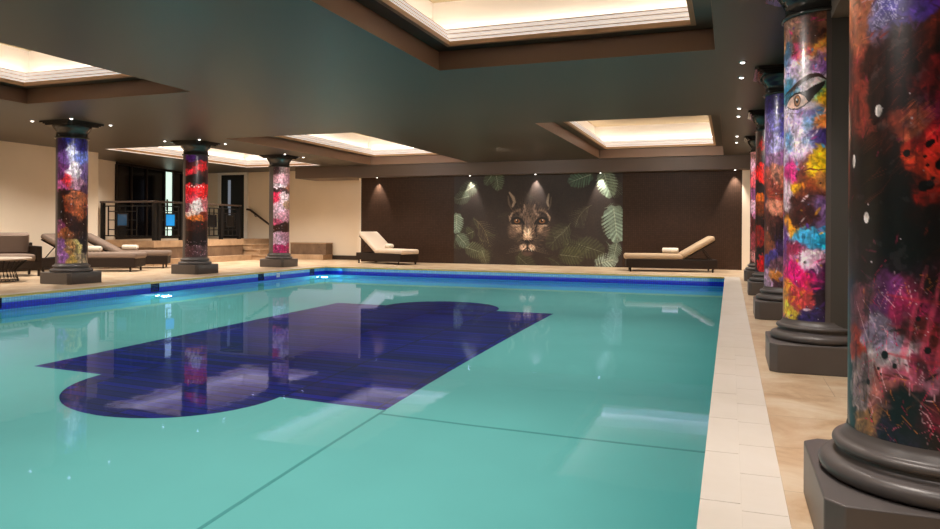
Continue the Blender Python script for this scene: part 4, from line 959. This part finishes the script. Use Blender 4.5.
area((-4.95, PY1-.5, -.09), 9, 11, (.75,.95,1), sy=.08, name='tile_band_fill').rotation_euler = Vector((0,1,-.05)).to_track_quat('-Z','Y').to_euler()  # second added strip, brightens the far tile band
def point(loc, e, col, r=.08):
    l = bpy.data.lights.new('lamp_glow', 'POINT'); l.energy = e; l.color = col; l.shadow_soft_size = r
    o = bpy.data.objects.new('lamp_glow', l); C.objects.link(o); o.location = loc
for y in (4.95, 10.3, 15.68): point((PX0+.22, y, -.60), 40, (.65,.92,1))
# added fill spots without fittings, to brighten decks and walls
def spot(loc, e, cone=100, tilt=(0,0,0), r=.06, col=(1,.88,.76)):
    l = bpy.data.lights.new('deck_fill_spot', 'SPOT'); l.energy = e; l.spot_size = math.radians(cone); l.spot_blend = .9; l.shadow_soft_size = r; l.color = col
    o = bpy.data.objects.new('deck_fill_spot', l); C.objects.link(o); o.location = loc; o.rotation_euler = [math.radians(a) for a in tilt]
for y in (.6, 2.6, 4.4, 7.2, 10.4, 13.6, 17.2): spot((.1, y, CZ-.02), 150, 110, col=(1,.90,.82))
for x in (-8.6, -6.0, -3.6, -1.2): spot((x, 17.4, CZ-.02), 260, 120)
for x, y in ((-12.9,8.2),(-12.9,10.9),(-12.8,13.4),(-11.9,17.3),(-12.9,5.5),(-13.3,16.9)): spot((x, y, CZ-.02), 400, 135)
spot((-15.4, 17.3, CZ-.02), 200, 130); spot((-15.1, 14.4, CZ-.02), 160, 130); spot((1.5, 18.2, CZ-.02), 120, 120); spot((.45, 18.3, CZ-.02), 60, 100)
def aim(p, q, e, cone=55):  # added ceiling fill without fittings, for columns, back wall and tile bands
    l = bpy.data.lights.new('aimed_fill_spot', 'SPOT'); l.energy = e; l.spot_size = math.radians(cone); l.spot_blend = .9; l.shadow_soft_size = .1; l.color = (1,.93,.86)
    o = bpy.data.objects.new('aimed_fill_spot', l); C.objects.link(o); o.location = p
    o.rotation_euler = (Vector(q)-Vector(p)).to_track_quat('-Z', 'Y').to_euler()
for y in RYS: aim((-1.7, y-1.3, 2.78), (RX, y, 1.3), 85 if y < 3 else 165)
for y in LYS: aim((-8.8, y-1.5, 2.78), (LX, y, 1.3), 190)
for x in (-8.6, -5, -1.3): aim((x, 15.5, 2.8), (x, BWY, 1.2), 120, 100)
for p, q in (((-3.6, 9, 2.8), (PX0, 9, -.1)), ((-3.6, 3.5, 2.8), (PX0, 4, -.1)), ((-4.0, 13.2, 2.8), (PX0, 14, -.1)), ((-7.5, 12, 2.8), (-7.5, PY1, -.1)), ((-2.5, 12, 2.8), (-2.5, PY1, -.1))): aim(p, q, 110, 70)
w_ = bpy.data.worlds.new('w'); bpy.context.scene.world = w_; w_.use_nodes = True
w_.node_tree.nodes['Background'].inputs[0].default_value = (.02,.018,.016,1); w_.node_tree.nodes['Background'].inputs[1].default_value = .5

# ------------------------------------------------------------------ camera
th = math.atan2(260, 716); roll = .0054
r0 = Vector((math.cos(th), math.sin(th), 0)); u0 = Vector((0,0,1)); bk = Vector((math.sin(th), -math.cos(th), 0))
r1 = r0*math.cos(roll)+u0*math.sin(roll); u1 = u0*math.cos(roll)-r0*math.sin(roll)
cam = bpy.data.cameras.new('camera'); co = bpy.data.objects.new('camera', cam); C.objects.link(co)
Mx = Matrix(((r1.x, u1.x, bk.x, 0), (r1.y, u1.y, bk.y, 0), (r1.z, u1.z, bk.z, 1.0), (0,0,0,1)))
co.matrix_world = Mx
cam.sensor_width = 36; cam.lens = 716/940*36; cam.shift_y = -(264.5-228.6)/940; cam.clip_start = .05; cam.clip_end = 100
sc = bpy.context.scene; sc.camera = co
sc.view_settings.view_transform = 'Standard'; sc.view_settings.look = 'None'; sc.view_settings.exposure = 0
sc.cycles.max_bounces = 8; sc.cycles.diffuse_bounces = 4; sc.cycles.glossy_bounces = 4; sc.cycles.transmission_bounces = 6
sc.cycles.sample_clamp_indirect = 6; sc.cycles.caustics_refractive = False; sc.cycles.caustics_reflective = False
